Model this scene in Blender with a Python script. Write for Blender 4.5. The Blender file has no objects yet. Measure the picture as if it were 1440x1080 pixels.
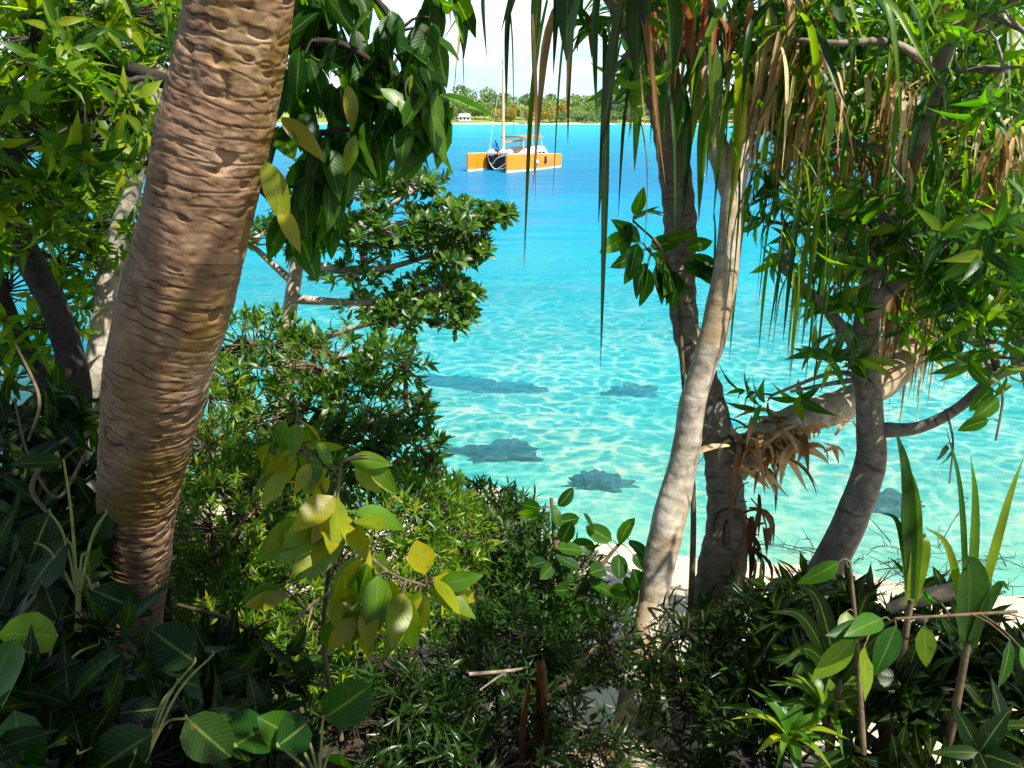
import bpy, math, numpy as np
from mathutils import Vector
rng = np.random.default_rng(7)
R = math.radians
S = bpy.context.scene
COL = S.collection

# ------------------------------------------------------------------ camera
H, PITCH, F = 4.6, R(17.7), 1198.0
CAM = np.array([0.0, 0.0, H])
FWD = np.array([0, math.cos(PITCH), -math.sin(PITCH)])
UPV = np.array([0, math.sin(PITCH), math.cos(PITCH)])
RGT = np.array([1.0, 0, 0])
cd = bpy.data.cameras.new('camera'); cd.sensor_width = 36; cd.lens = 36 * F / 1440
cd.clip_start = 0.05; cd.clip_end = 6000
co = bpy.data.objects.new('camera', cd); COL.objects.link(co)
co.location = CAM; co.rotation_euler = (math.pi / 2 - PITCH, 0, 0)
S.camera = co

def at(px, py, d):
    return CAM + d * (FWD + (px - 720) / F * RGT - (py - 540) / F * UPV)

# ------------------------------------------------------------------ noise
def _h(i, j, k):
    n = (i * 374761393 + j * 668265263 + k * 1274126177) & 0xffffffff
    n = ((n ^ (n >> 13)) * 1274126177) & 0xffffffff
    return ((n ^ (n >> 16)) & 0xffff) / 65535.0
def vnoise(p):
    p = np.asarray(p, float) + 500.0
    i = np.floor(p).astype(np.int64); f = p - i; f = f * f * (3 - 2 * f)
    r = 0
    for a in (0, 1):
        for b in (0, 1):
            for c in (0, 1):
                w = (f[..., 0] if a else 1 - f[..., 0]) * (f[..., 1] if b else 1 - f[..., 1]) * (f[..., 2] if c else 1 - f[..., 2])
                r = r + w * _h(i[..., 0] + a, i[..., 1] + b, i[..., 2] + c)
    return r
def fbm(p, o=3):
    r, a, t = 0, 1.0, 0
    for q in range(o):
        r = r + a * vnoise(np.asarray(p) * 2 ** q + 17.3 * q); t += a; a *= .5
    return r / t
def sstep(a, b, x):
    t = np.clip((x - a) / (b - a), 0, 1); return t * t * (3 - 2 * t)

# ------------------------------------------------------------------ ground shape
PY = [-12, 0, 1.5, 2.5, 3.5, 4.5, 6, 7.5, 8.8, 10, 14, 20, 40, 120, 320, 352, 356, 372, 420, 600, 2500]
PZ = [3.6, 3.0, 2.75, 2.3, 1.75, 1.2, .65, .25, 0, -.22, -.6, -1.1, -2.6, -5, -3, -.05, .5, 1.4, 4, 6, 7]
def gz(x, y):
    x = np.asarray(x, float); y = np.asarray(y, float)
    ye = y + .25 * x * sstep(40, 12, y) * sstep(14, 5, np.abs(x)) 
    z = np.interp(ye, PY, PZ)
    z = z + .2 * sstep(-.3, -1.6, x) * sstep(5.2, 3.2, y) * sstep(-2, 0, y)
    q = np.stack([x, y, 0 * x], -1)
    z = z + (fbm(q * 1.3, 3) - .5) * .14 * sstep(12, 6, y)
    z = z + (fbm(q * .35 + 9, 3) - .5) * .35 * sstep(9, 16, y) * sstep(60, 30, y)
    z = z + (fbm(q * .02 + 4, 3) - .45) * 13 * sstep(365, 430, y)
    return z
def on_ground(px, py):
    d = FWD + (px - 720) / F * RGT - (py - 540) / F * UPV
    t = 1.2
    while t < 500:
        p = CAM + d * t
        if p[2] <= gz(p[0], p[1]): return p
        t *= 1.006
    return p
def floor_at(p):
    return np.array([p[0], p[1], float(gz(p[0], p[1]))])

# ------------------------------------------------------------------ geometry collection
class Geo:
    def __init__(s): s.V, s.F, s.UV, s.M, s.n = [], [], [], [], 0
    def add(s, V, Fq, UV=None, m=0):
        V = np.asarray(V, float).reshape(-1, 3); Fq = np.asarray(Fq, int).reshape(-1, 4)
        if UV is None: UV = np.zeros((len(Fq) * 4, 2))
        s.V.append(V); s.F.append(Fq + s.n); s.UV.append(np.asarray(UV, float).reshape(-1, 2)); s.n += len(V)
        s.M.append(np.full(len(Fq), m, int))
    def build(s, name, mats, parent=None, loc=None, smooth=True):
        V = np.concatenate(s.V); Fq = np.concatenate(s.F); UV = np.concatenate(s.UV); M = np.concatenate(s.M)
        if loc is not None: V = V - np.asarray(loc)
        me = bpy.data.meshes.new(name)
        nf = len(Fq)
        me.vertices.add(len(V)); me.vertices.foreach_set('co', V.astype(np.float32).ravel())
        me.loops.add(nf * 4); me.loops.foreach_set('vertex_index', Fq.astype(np.int32).ravel())
        me.polygons.add(nf)
        me.polygons.foreach_set('loop_start', np.arange(0, nf * 4, 4, dtype=np.int32))
        me.polygons.foreach_set('loop_total', np.full(nf, 4, dtype=np.int32))
        uv = me.uv_layers.new(name='UVMap'); uv.data.foreach_set('uv', UV.astype(np.float32).ravel())
        if not isinstance(mats, (list, tuple)): mats = [mats]
        for m in mats: me.materials.append(m)
        me.polygons.foreach_set('material_index', M.astype(np.int32))
        me.polygons.foreach_set('use_smooth', np.full(nf, smooth))
        me.update(calc_edges=True); me.validate()
        o = bpy.data.objects.new(name, me); COL.objects.link(o)
        if parent is not None: o.parent = parent
        return o

def tag(o, label=None, cat=None, group=None, kind=None):
    if label: o['label'] = label
    if cat: o['category'] = cat
    if group: o['group'] = group
    if kind: o['kind'] = kind
    return o
def thing(name, loc, label, cat, group=None):
    o = bpy.data.objects.new(name, None); COL.objects.link(o)
    o.location = loc; o.empty_display_size = .1
    return tag(o, label, cat, group)

def norm(v):
    v = np.asarray(v, float); return v / (np.linalg.norm(v, axis=-1, keepdims=True) + 1e-12)
def spline(pts, n):
    P = np.asarray(pts, float)
    if len(P) < 3:
        t = np.linspace(0, 1, n)[:, None]; return P[0] + (P[-1] - P[0]) * t
    Q = np.vstack([2 * P[0] - P[1], P, 2 * P[-1] - P[-2]])
    u = np.linspace(0, len(P) - 1 - 1e-6, n); i = u.astype(int); t = (u - i)[:, None]
    a, b, c, d = Q[i], Q[i + 1], Q[i + 2], Q[i + 3]
    return .5 * (2 * b + (c - a) * t + (2 * a - 5 * b + 4 * c - d) * t ** 2 + (3 * b - a - 3 * c + d) * t ** 3)

def tube(g, pts, rad, seg=8, n=None, disp=None, m=0, smooth=True):
    """swept tube; pts (k,3), rad (k,) ; disp(s, theta, C)->dr"""
    rad = np.broadcast_to(np.asarray(rad, float), (len(pts),))
    X = np.hstack([np.asarray(pts, float), rad[:, None]])
    if n is None: n = max(3, len(pts) * 3)
    X = spline(X, n) if smooth else X
    n = len(X); C = X[:, :3]; r = np.maximum(X[:, 3], 1e-4)
    T = norm(np.gradient(C, axis=0))
    u = np.cross(T[0], [0.3, .9, .2]); u = u / np.linalg.norm(u); U = []
    for k in range(n):
        u = u - T[k] * np.dot(u, T[k]); u = u / (np.linalg.norm(u) + 1e-12); U.append(u)
    U = np.array(U); W = np.cross(T, U)
    s = np.concatenate([[0], np.cumsum(np.linalg.norm(np.diff(C, axis=0), axis=1))])
    th = np.arange(seg + 1) / seg * 2 * math.pi
    rr = r[:, None] * np.ones(seg + 1)
    if disp is not None: rr = rr + disp(s[:, None] + 0 * th, th[None] + 0 * s[:, None], r[:, None])
    V = C[:, None] + rr[..., None] * (U[:, None] * np.cos(th)[None, :, None] + W[:, None] * np.sin(th)[None, :, None])
    V = V.reshape(-1, 3)
    i = np.arange(n - 1)[:, None] * (seg + 1) + np.arange(seg)[None]
    Fq = np.stack([i, i + 1, i + seg + 2, i + seg + 1], -1).reshape(-1, 4)
    uu = th / (2 * math.pi)
    A = np.stack([np.broadcast_to(uu[None], (n, seg + 1)), np.broadcast_to(s[:, None], (n, seg + 1))], -1).reshape(-1, 2)
    g.add(V, Fq, A[Fq.ravel()], m)
    # end caps, as fans of quads
    for e in (0, n - 1):
        base = e * (seg + 1); c = np.arange(seg + 1)
        Vc = np.vstack([V[base + c], C[e]]); k = np.arange(0, seg, 1)
        Fc = np.stack([np.full(seg, seg + 1), k, k + 1, np.full(seg, seg + 1)], -1)
        # triangles written as half quads: midpoint on the rim
        mid = (Vc[k] + Vc[k + 1]) / 2
        Vc2 = np.vstack([Vc, mid]); mi = seg + 2 + k
        Fc = np.stack([np.full(seg, seg + 1), k, mi, k + 1], -1)
        if e == 0: Fc = Fc[:, ::-1]
        g.add(Vc2, Fc, None, m)

# leaf templates: (s, half width) rows
def tpl(kind, rows):
    s = np.linspace(0, 1, rows)
    if kind == 'ovate': w = np.sin(math.pi * s ** .85) ** .8 * (1 - .25 * s)
    elif kind == 'round': w = np.sin(math.pi * s ** .95) ** .55
    elif kind == 'lance': w = np.sin(math.pi * s ** .75) ** 1.0 * (1 - .35 * s)
    elif kind == 'obovate': w = np.sin(math.pi * s ** 1.5) ** .75
    elif kind == 'narrow': w = np.sin(math.pi * s ** .8) ** .8
    else: w = np.ones(rows)
    w = w / w.max(); w[0] = .06; w[-1] = .03
    return s, w
def strip_faces(rows):
    f, uv = [], []
    for r in range(rows - 1):
        for c in (0, 1):
            a = r * 3 + c; f.append((a, a + 1, a + 4, a + 3))
            s0, s1 = r / (rows - 1), (r + 1) / (rows - 1); v0, v1 = c / 2, (c + 1) / 2
            uv += [(s0, v0), (s0, v1), (s1, v1), (s1, v0)]
    return np.array(f), np.array(uv)

def leaves(g, T, P, X, N, L, W, curl=.15, fold=.25, m=0):
    s, w = T; k = len(s); n = len(P)
    if n == 0: return
    L = np.broadcast_to(np.asarray(L, float), (n,)); W = np.broadcast_to(np.asarray(W, float), (n,))
    curl = np.broadcast_to(np.asarray(curl, float), (n,))
    X = norm(X); Y = norm(np.cross(N, X)); Z = np.cross(X, Y)
    side = np.array([-1, 0, 1.0])
    yy = (w[:, None] * side).ravel() * .5; xx = np.repeat(s, 3); ab = np.abs(yy)
    wav = rng.normal(0, .028, (n, k * 3)) * (ab > 0)
    zz = -curl[:, None] * L[:, None] * xx ** 2 + (fold * ab[None] + wav) * W[:, None]
    V = P[:, None] + X[:, None] * (L[:, None] * xx)[..., None] + Y[:, None] * (W[:, None] * yy)[..., None] + Z[:, None] * zz[..., None]
    f, uv = strip_faces(k)
    Fq = (f[None] + (np.arange(n) * k * 3)[:, None, None]).reshape(-1, 4)
    g.add(V.reshape(-1, 3), Fq, np.tile(uv, (n, 1)), m)

def frame(A):
    A = norm(A); ref = np.where(np.abs(A[..., 2:3]) > .9, [1.0, 0, 0], [0, 0, 1.0])
    u = norm(np.cross(ref, A)); return u, np.cross(A, u)
def rosettes(C, A, k, spread, jit=.25, rise=0.0):
    """k leaves round every centre: base, direction, upper normal, index"""
    n = len(C); A = norm(A); u, v = frame(A)
    j = np.tile(np.arange(k), n); I = np.repeat(np.arange(n), k)
    az = j * 2.39996 + rng.uniform(0, 6.28, n)[I] + rng.normal(0, .3, n * k)
    po = spread * (1 - .45 * j / k) + rng.normal(0, jit, n * k)
    rad = u[I] * np.cos(az)[:, None] + v[I] * np.sin(az)[:, None]
    X = A[I] * np.cos(po)[:, None] + rad * np.sin(po)[:, None]
    N = A[I] * np.sin(po)[:, None] - rad * np.cos(po)[:, None]
    P = C[I] + A[I] * (rise * (j / k))[:, None]
    return P, X, N, I

def blades(g, P, az, e0, e1, L, W, bend=.5, rows=12, fold=.35, m=0, twist=0.0, sharp=3.0):
    """long strap leaves that start at elevation e0 and bend over to e1 round s=bend"""
    n = len(P); b = lambda a: np.broadcast_to(np.asarray(a, float), (n,))
    az, e0, e1, L, W, bend, twist = map(b, (az, e0, e1, L, W, bend, twist))
    s = np.linspace(0, 1, rows)
    e = e0[:, None] + (e1 - e0)[:, None] / (1 + np.exp(-sharp * 3 * (s[None] - bend[:, None])))
    a = az[:, None] + twist[:, None] * s[None] ** 2
    D = np.stack([np.cos(a) * np.cos(e), np.sin(a) * np.cos(e), np.sin(e)], -1)
    st = (D[:, 1:] + D[:, :-1]) / 2 * (L[:, None, None] / (rows - 1))
    C = P[:, None] + np.concatenate([np.zeros((n, 1, 3)), np.cumsum(st, 1)], 1)
    Y = np.stack([-np.sin(a), np.cos(a), 0 * a], -1)
    tw = twist[:, None] * s * 1.5
    Z = np.cross(D, Y)
    Y2 = Y * np.cos(tw)[..., None] + Z * np.sin(tw)[..., None]; Z2 = np.cross(D, Y2)
    w = np.minimum(1, .55 + 2 * s) * np.clip((1 - s) / .55, 0.02, 1) ** .85
    ww = W[:, None] * w[None] * .5
    V = np.stack([C - Y2 * ww[..., None] + Z2 * (fold * ww)[..., None], C, C + Y2 * ww[..., None] + Z2 * (fold * ww)[..., None]], 2)
    f, uv = strip_faces(rows)
    Fq = (f[None] + (np.arange(n) * rows * 3)[:, None, None]).reshape(-1, 4)
    g.add(V.reshape(-1, 3), Fq, np.tile(uv, (n, 1)), m)

def blob(c, r, n, shell=.3, gap=0.0, fr=2.0):
    d = norm(rng.normal(size=(n, 3))); q = (shell + (1 - shell) * rng.random(n)) ** (1 / 3)
    q = q * (.72 + .56 * vnoise(d * 2.2 + np.asarray(c) * 3.1))
    p = np.asarray(c) + d * q[:, None] * np.asarray(r)
    if gap > 0: 
        keep = fbm(p * fr, 2) > gap; p = p[keep]; d = d[keep]
    return p, d
def pblob(px, py, d, rx, ry, rd, n, shell=.3, gap=0.0, fr=2.0):
    k = d / F
    return blob(at(px, py, d), (rx * k, rd, ry * k), n, shell, gap, fr)

# ------------------------------------------------------------------ materials
def nt(name):
    m = bpy.data.materials.new(name); m.use_nodes = True; t = m.node_tree; t.nodes.clear()
    out = t.nodes.new('ShaderNodeOutputMaterial')
    def N(ty, **kw):
        n = t.nodes.new('ShaderNode' + ty)
        for k, v in kw.items():
            if k in n.inputs: n.inputs[k].default_value = v
            else: setattr(n, k, v)
        return n
    L = t.links.new
    return m, N, L, out
def ramp(N, stops, interp='LINEAR'):
    r = N('ValToRGB'); e = r.color_ramp.elements; r.color_ramp.interpolation = interp
    while len(e) < len(stops): e.new(.5)
    for k, (p, c) in enumerate(stops): e[k].position = p; e[k].color = (*c, 1) if len(c) == 3 else c
    return r
def leafmat(name, cols, trans, tmix=.45, rough=.38, vein=.35, spec=.45, rib=(.3, .38, .08), sat=1):
    m, N, L, out = nt(name)
    geo = N('NewGeometry'); r = ramp(N, [(i / max(1, len(cols) - 1), c) for i, c in enumerate(cols)])
    L(geo.outputs['Random Per Island'], r.inputs[0])
    tc = N('TexCoord'); nz = N('TexNoise', Scale=9.0, Detail=3.0); L(geo.outputs['Position'], nz.inputs['Vector'])
    br = N('MapRange'); br.inputs['From Min'].default_value = .3; br.inputs['From Max'].default_value = .7
    br.inputs['To Min'].default_value = .72; br.inputs['To Max'].default_value = 1.25; L(nz.outputs['Fac'], br.inputs['Value'])
    mul = N('VectorMath', operation='SCALE'); L(r.outputs[0], mul.inputs[0]); L(br.outputs[0], mul.inputs['Scale'])
    sx = N('SeparateXYZ'); L(tc.outputs['UV'], sx.inputs[0])
    a = N('Math', operation='SUBTRACT'); L(sx.outputs[1], a.inputs[0]); a.inputs[1].default_value = .5
    b = N('Math', operation='ABSOLUTE'); L(a.outputs[0], b.inputs[0])
    c = N('MapRange'); L(b.outputs[0], c.inputs['Value']); c.inputs['From Min'].default_value = .0; c.inputs['From Max'].default_value = .05
    c.inputs['To Min'].default_value = vein; c.inputs['To Max'].default_value = 0
    # side veins slanting off the midrib
    d = N('Math', operation='MULTIPLY_ADD'); L(b.outputs[0], d.inputs[0]); d.inputs[1].default_value = -.5; L(sx.outputs[0], d.inputs[2])
    e = N('Math', operation='MULTIPLY'); L(d.outputs[0], e.inputs[0]); e.inputs[1].default_value = 75
    f = N('Math', operation='SINE'); L(e.outputs[0], f.inputs[0])
    mx = N('MixRGB'); L(c.outputs[0], mx.inputs[0]); L(mul.outputs[0], mx.inputs[1]); mx.inputs[2].default_value = (*rib, 1)
    sv = N('MapRange'); L(f.outputs[0], sv.inputs['Value']); sv.inputs['From Min'].default_value = .82; sv.inputs['From Max'].default_value = 1; sv.inputs['To Max'].default_value = vein * .2
    mv = N('MixRGB'); L(sv.outputs[0], mv.inputs[0]); L(mx.outputs[0], mv.inputs[1]); mv.inputs[2].default_value = (*rib, 1); mx = mv
    ns = N('TexNoise', Scale=55.0, Detail=2.0); L(geo.outputs['Position'], ns.inputs['Vector'])
    sr = N('MapRange'); L(ns.outputs['Fac'], sr.inputs['Value']); sr.inputs['From Min'].default_value = .67; sr.inputs['From Max'].default_value = .72; sr.inputs['To Max'].default_value = .75
    mb = N('MixRGB'); L(sr.outputs[0], mb.inputs[0]); L(mx.outputs[0], mb.inputs[1]); mb.inputs[2].default_value = (.1, .06, .015, 1); mx = mb
    bp = N('Bump', Strength=.05, Distance=.004); L(f.outputs[0], bp.inputs['Height'])
    p = N('BsdfPrincipled', Roughness=rough); p.inputs['Specular IOR Level'].default_value = spec
    L(mx.outputs[0], p.inputs['Base Color']); L(bp.outputs[0], p.inputs['Normal'])
    tr = N('BsdfTranslucent')
    tm = N('MixRGB', blend_type='MULTIPLY'); tm.inputs[0].default_value = 1
    L(mx.outputs[0], tm.inputs[1]); tm.inputs[2].default_value = (*trans, 1); L(tm.outputs[0], tr.inputs[0])
    ms = N('MixShader'); ms.inputs[0].default_value = tmix; L(p.outputs[0], ms.inputs[1]); L(tr.outputs[0], ms.inputs[2])
    L(ms.outputs[0], out.inputs[0])
    return m
def barkmat(name, c1, c2, c3=None, ring=0.0, scale=14, bump=.5, patch=None, scar=.7):
    m, N, L, out = nt(name)
    tc = N('TexCoord'); geo = N('NewGeometry')
    n1 = N('TexNoise', Scale=scale, Detail=6.0, Roughness=.65); L(geo.outputs['Position'], n1.inputs['Vector'])
    n2 = N('TexNoise', Scale=2.3, Detail=4.0); L(geo.outputs['Position'], n2.inputs['Vector'])
    r = ramp(N, [(.3, c1), (.68, c2)]); L(n1.outputs['Fac'], r.inputs[0])
    col = r.outputs[0]
    if c3:
        r2 = ramp(N, [(.5, (0, 0, 0)), (.62, (1, 1, 1))]); L(n2.outputs['Fac'], r2.inputs[0])
        mx = N('MixRGB'); L(r2.outputs[0], mx.inputs[0]); L(col, mx.inputs[1]); mx.inputs[2].default_value = (*c3, 1); col = mx.outputs[0]
    if ring:
        sx = N('SeparateXYZ'); L(tc.outputs['UV'], sx.inputs[0])
        nn = N('TexNoise', Scale=7.0, Detail=3.0); L(geo.outputs['Position'], nn.inputs['Vector'])
        ad = N('Math', operation='MULTIPLY_ADD'); L(nn.outputs['Fac'], ad.inputs[0]); ad.inputs[1].default_value = .07; L(sx.outputs[1], ad.inputs[2])
        mm = N('Math', operation='MULTIPLY'); L(ad.outputs[0], mm.inputs[0]); mm.inputs[1].default_value = ring
        si = N('Math', operation='SINE'); L(mm.outputs[0], si.inputs[0])
        hh = N('Math', operation='MULTIPLY_ADD'); L(si.outputs[0], hh.inputs[0]); hh.inputs[1].default_value = .12; L(n1.outputs['Fac'], hh.inputs[2]); hgt = hh.outputs[0]
    else: hgt = n1.outputs['Fac']
    # small dark pits and scars in the bark itself
    vo = N('TexVoronoi', Scale=scale * 1.6); L(geo.outputs['Position'], vo.inputs['Vector'])
    rp = ramp(N, [(.06, (.35, .3, .28)), (.13, (1, 1, 1))]); L(vo.outputs['Distance'], rp.inputs[0])
    mp = N('MixRGB', blend_type='MULTIPLY'); mp.inputs[0].default_value = .8; L(col, mp.inputs[1]); L(rp.outputs[0], mp.inputs[2])
    if ring:
        nb = N('TexNoise', Scale=5.0, Detail=3.0); L(geo.outputs['Position'], nb.inputs['Vector'])
        a2 = N('Math', operation='MULTIPLY_ADD'); L(nb.outputs['Fac'], a2.inputs[0]); a2.inputs[1].default_value = .1; L(sx.outputs[1], a2.inputs[2])
        wv = N('Math', operation='MULTIPLY'); L(a2.outputs[0], wv.inputs[0]); wv.inputs[1].default_value = ring * 1.15
        w2 = N('Math', operation='SINE'); L(wv.outputs[0], w2.inputs[0])
        ln = N('MapRange'); L(w2.outputs[0], ln.inputs['Value']); ln.inputs['From Min'].default_value = .72; ln.inputs['From Max'].default_value = .95
        nm = N('TexNoise', Scale=8.0, Detail=4.0); L(geo.outputs['Position'], nm.inputs['Vector'])
        lm = N('MapRange'); L(nm.outputs['Fac'], lm.inputs['Value']); lm.inputs['From Min'].default_value = .44; lm.inputs['From Max'].default_value = .6; lm.inputs['To Max'].default_value = scar
        l2 = N('Math', operation='MULTIPLY'); L(ln.outputs[0], l2.inputs[0]); L(lm.outputs[0], l2.inputs[1])
        ms_ = N('MixRGB'); L(l2.outputs[0], ms_.inputs[0]); L(mp.outputs[0], ms_.inputs[1]); ms_.inputs[2].default_value = (*[v * .25 for v in c1], 1); mp = ms_
    nl = N('TexNoise', Scale=3.3, Detail=7.0, Roughness=.7); L(geo.outputs['Position'], nl.inputs['Vector'])
    lr = N('MapRange'); L(nl.outputs['Fac'], lr.inputs['Value']); lr.inputs['From Min'].default_value = .56; lr.inputs['From Max'].default_value = .64; lr.inputs['To Max'].default_value = .55
    ml_ = N('MixRGB'); L(lr.outputs[0], ml_.inputs[0]); L(mp.outputs[0], ml_.inputs[1]); ml_.inputs[2].default_value = (*(patch or [v * 1.25 for v in c2]), 1); mp = ml_
    bp = N('Bump', Strength=bump, Distance=.01); L(hgt, bp.inputs['Height'])
    p = N('BsdfPrincipled', Roughness=.82); L(mp.outputs[0], p.inputs['Base Color']); L(bp.outputs[0], p.inputs['Normal'])
    p.inputs['Specular IOR Level'].default_value = .25
    L(p.outputs[0], out.inputs[0]); return m
def plain(name, col, rough=.5, var=.15, sc=6.0, metal=0.0, bump=0.0):
    m, N, L, out = nt(name)
    geo = N('TexCoord'); n1 = N('TexNoise', Scale=sc, Detail=4.0); L(geo.outputs['Object'], n1.inputs['Vector'])
    lo = tuple(c * (1 - var) for c in col); hi = tuple(min(1, c * (1 + var)) for c in col)
    r = ramp(N, [(.3, lo), (.7, hi)]); L(n1.outputs['Fac'], r.inputs[0])
    p = N('BsdfPrincipled', Roughness=rough, Metallic=metal); L(r.outputs[0], p.inputs['Base Color'])
    if bump:
        bp = N('Bump', Strength=bump, Distance=.02); L(n1.outputs['Fac'], bp.inputs['Height']); L(bp.outputs[0], p.inputs['Normal'])
    L(p.outputs[0], out.inputs[0]); return m

M = {}
YG = (2.6, 2.2, .5)
M['lance'] = leafmat('lance_leaf', [(.01, .05, .002), (.035, .11, .003), (.11, .19, .004), (.24, .27, .006)], (1.9, 2.2, .3), .5, spec=.3)
M['bigleaf'] = leafmat('broad_leaf', [(.005, .032, .005), (.01, .05, .005), (.03, .09, .003)], (4.8, 4.4, .5), .45, rough=.4, spec=.22)
M['helio'] = leafmat('beach_shrub_leaf', [(.008, .036, .004), (.016, .065, .005), (.04, .11, .005), (.09, .16, .01)], (2.4, 2.6, .5), .38)
M['dense'] = leafmat('dense_shrub_leaf', [(.01, .045, .004), (.03, .095, .005), (.09, .165, .006)], (2.4, 2.4, .4), .42)
M['fine'] = leafmat('fine_leaf', [(.014, .06, .003), (.035, .12, .004), (.11, .2, .006), (.26, .28, .01)], (1.9, 2.2, .3), .45, spec=.4)
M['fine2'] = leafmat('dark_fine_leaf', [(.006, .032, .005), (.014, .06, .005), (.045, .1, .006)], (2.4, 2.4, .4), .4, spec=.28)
M['fine3'] = leafmat('shade_tinted_fine_leaf', [(.003, .014, .003), (.006, .028, .004), (.022, .06, .004)], (2.4, 2.4, .4), .36, spec=.22, rough=.26)  # fine leaf made darker, with the shade put into its colour
M['vine'] = leafmat('climber_leaf', [(.05, .13, .002), (.09, .18, .003), (.2, .23, .003), (.28, .25, .004)], (2.2, 2.0, .3), .5, vein=.2)
M['dark'] = leafmat('shade_tinted_leaf', [(.002, .01, .002), (.005, .02, .003), (.014, .042, .003)], (3, 2.8, .5), .4, spec=.22)  # green darkened so the colour itself carries the shade
M['shrub'] = leafmat('glossy_shrub_leaf', [(.005, .034, .004), (.014, .075, .005), (.05, .14, .005), (.15, .21, .006)], (2.0, 2.5, .3), .48, rough=.35, spec=.35)
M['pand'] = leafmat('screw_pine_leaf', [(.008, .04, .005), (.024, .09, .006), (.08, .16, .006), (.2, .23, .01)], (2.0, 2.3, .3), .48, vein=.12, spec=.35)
M['panddark'] = leafmat('shade_tinted_screw_pine_leaf', [(.003, .016, .006), (.007, .03, .007), (.018, .05, .006), (.05, .09, .006)], (3.0, 2.8, .4), .4, vein=.12, spec=.3)  # darker copy of the screw pine leaf, backlit shade painted into the colour
M['dry'] = leafmat('dry_leaf', [(.12, .06, .02), (.3, .17, .07), (.5, .34, .17), (.66, .5, .28)], (1.4, 1.1, .8), .3, rough=.7, vein=.1, spec=.2, rib=(.5, .36, .2))
M['drydark'] = leafmat('dead_leaf', [(.03, .018, .01), (.1, .05, .02), (.2, .12, .06)], (1.2, 1, .7), .25, rough=.75, vein=.1, spec=.15, rib=(.2, .14, .07))
M['litter'] = leafmat('litter_leaf', [(.012, .008, .005), (.035, .02, .01), (.07, .04, .018), (.14, .085, .04)], (1.2, 1, .7), .2, rough=.8, vein=.1, spec=.15, rib=(.1, .07, .035))
M['redry'] = leafmat('red_dry_leaf', [(.14, .04, .012), (.3, .09, .03), (.4, .18, .07)], (1.4, 1, .6), .3, rough=.7, vein=.1, spec=.2, rib=(.3, .15, .07))
M['fartree'] = leafmat('far_tree_leaf', [(.1, .19, .06), (.17, .28, .08), (.26, .34, .1)], (2, 1.8, .6), .3, rough=.6, vein=0)  # far leaf colours lightened to stand in for haze
M['fartree2'] = leafmat('far_dark_tree_leaf', [(.07, .14, .06), (.11, .19, .07), (.16, .24, .08)], (2, 1.8, .6), .3, rough=.6, vein=0)
M['fargold'] = leafmat('far_gold_tree_leaf', [(.3, .24, .04), (.4, .3, .06), (.2, .24, .04)], (1.6, 1.4, .6), .3, rough=.6, vein=0)
M['lean'] = barkmat('leaning_trunk_bark', (.12, .066, .036), (.28, .17, .1), (.17, .1, .025), ring=150, scale=13, bump=.5, patch=(.36, .25, .165), scar=.85)
M['pale'] = barkmat('pale_bark', (.15, .125, .095), (.5, .44, .35), (.3, .22, .13), ring=90, scale=16, bump=.6, patch=(.62, .57, .47), scar=.3)
M['grey'] = barkmat('grey_bark', (.07, .058, .047), (.25, .21, .17), (.14, .11, .08), ring=70, scale=18, bump=.8, patch=(.32, .29, .25), scar=.6)
M['darkbark'] = barkmat('dark_bark', (.012, .009, .007), (.045, .034, .026), None, scale=20, bump=.6)
M['twig'] = barkmat('twig_bark', (.05, .036, .02), (.14, .1, .055), None, scale=30, bump=.3)
M['greentwig'] = barkmat('green_twig', (.1, .12, .03), (.26, .25, .08), None, scale=30, bump=.2)
M['paletwig'] = barkmat('pale_twig', (.16, .12, .08), (.4, .31, .21), None, scale=30, bump=.3)
M['rock'] = barkmat('shore_rock_stone', (.2, .18, .15), (.42, .38, .32), (.2, .22, .08), scale=5, bump=.8)
M['wetrock'] = barkmat('wet_rock_stone', (.002, .03, .045), (.012, .07, .085), (.006, .05, .05), scale=7, bump=.9)

# ------------------------------------------------------------------ ground, water
def grid(xs, ys, fz):
    X, Y = np.meshgrid(xs, ys); Z = fz(X, Y)
    V = np.stack([X, Y, Z], -1).reshape(-1, 3); nx, ny = len(xs), len(ys)
    i = np.arange(ny - 1)[:, None] * nx + np.arange(nx - 1)[None]
    return V, np.stack([i, i + 1, i + nx + 1, i + nx], -1).reshape(-1, 4)
def spaced(a, lo, hi, fine, g):
    """fine spacing between lo and hi, growing outside"""
    p = list(np.arange(lo, hi, fine)); st = fine; v = p[-1]
    while v < a[1]: st *= g; v += st; p.append(min(v, a[1]))
    st = fine; v = p[0]; q = []
    while v > a[0]: st *= g; v -= st; q.append(max(v, a[0]))
    return np.array(q[::-1] + p)
xs = spaced((-1500, 1500), -9, 9, .09, 1.09); ys = spaced((-60, 2500), -2, 18, .09, 1.07)
g = Geo(); V, Fq = grid(xs, ys, gz); g.add(V, Fq)
m, N, L, out = nt('ground_sand')
geo = N('NewGeometry'); sp = N('SeparateXYZ'); L(geo.outputs['Position'], sp.inputs[0])
n1 = N('TexNoise', Scale=30.0, Detail=8.0, Roughness=.7); L(geo.outputs['Position'], n1.inputs['Vector'])
n2 = N('TexNoise', Scale=1.1, Detail=4.0); L(geo.outputs['Position'], n2.inputs['Vector'])
sand = ramp(N, [(.3, (.36, .29, .19)), (.7, (.58, .5, .37))]); L(n1.outputs['Fac'], sand.inputs[0])
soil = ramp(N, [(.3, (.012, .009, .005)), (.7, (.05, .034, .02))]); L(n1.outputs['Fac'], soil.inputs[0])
far = ramp(N, [(.3, (.07, .12, .02)), (.7, (.2, .24, .05))])
n3 = N('TexNoise', Scale=.08, Detail=6.0); L(geo.outputs['Position'], n3.inputs['Vector']); L(n3.outputs['Fac'], far.inputs[0])
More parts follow.
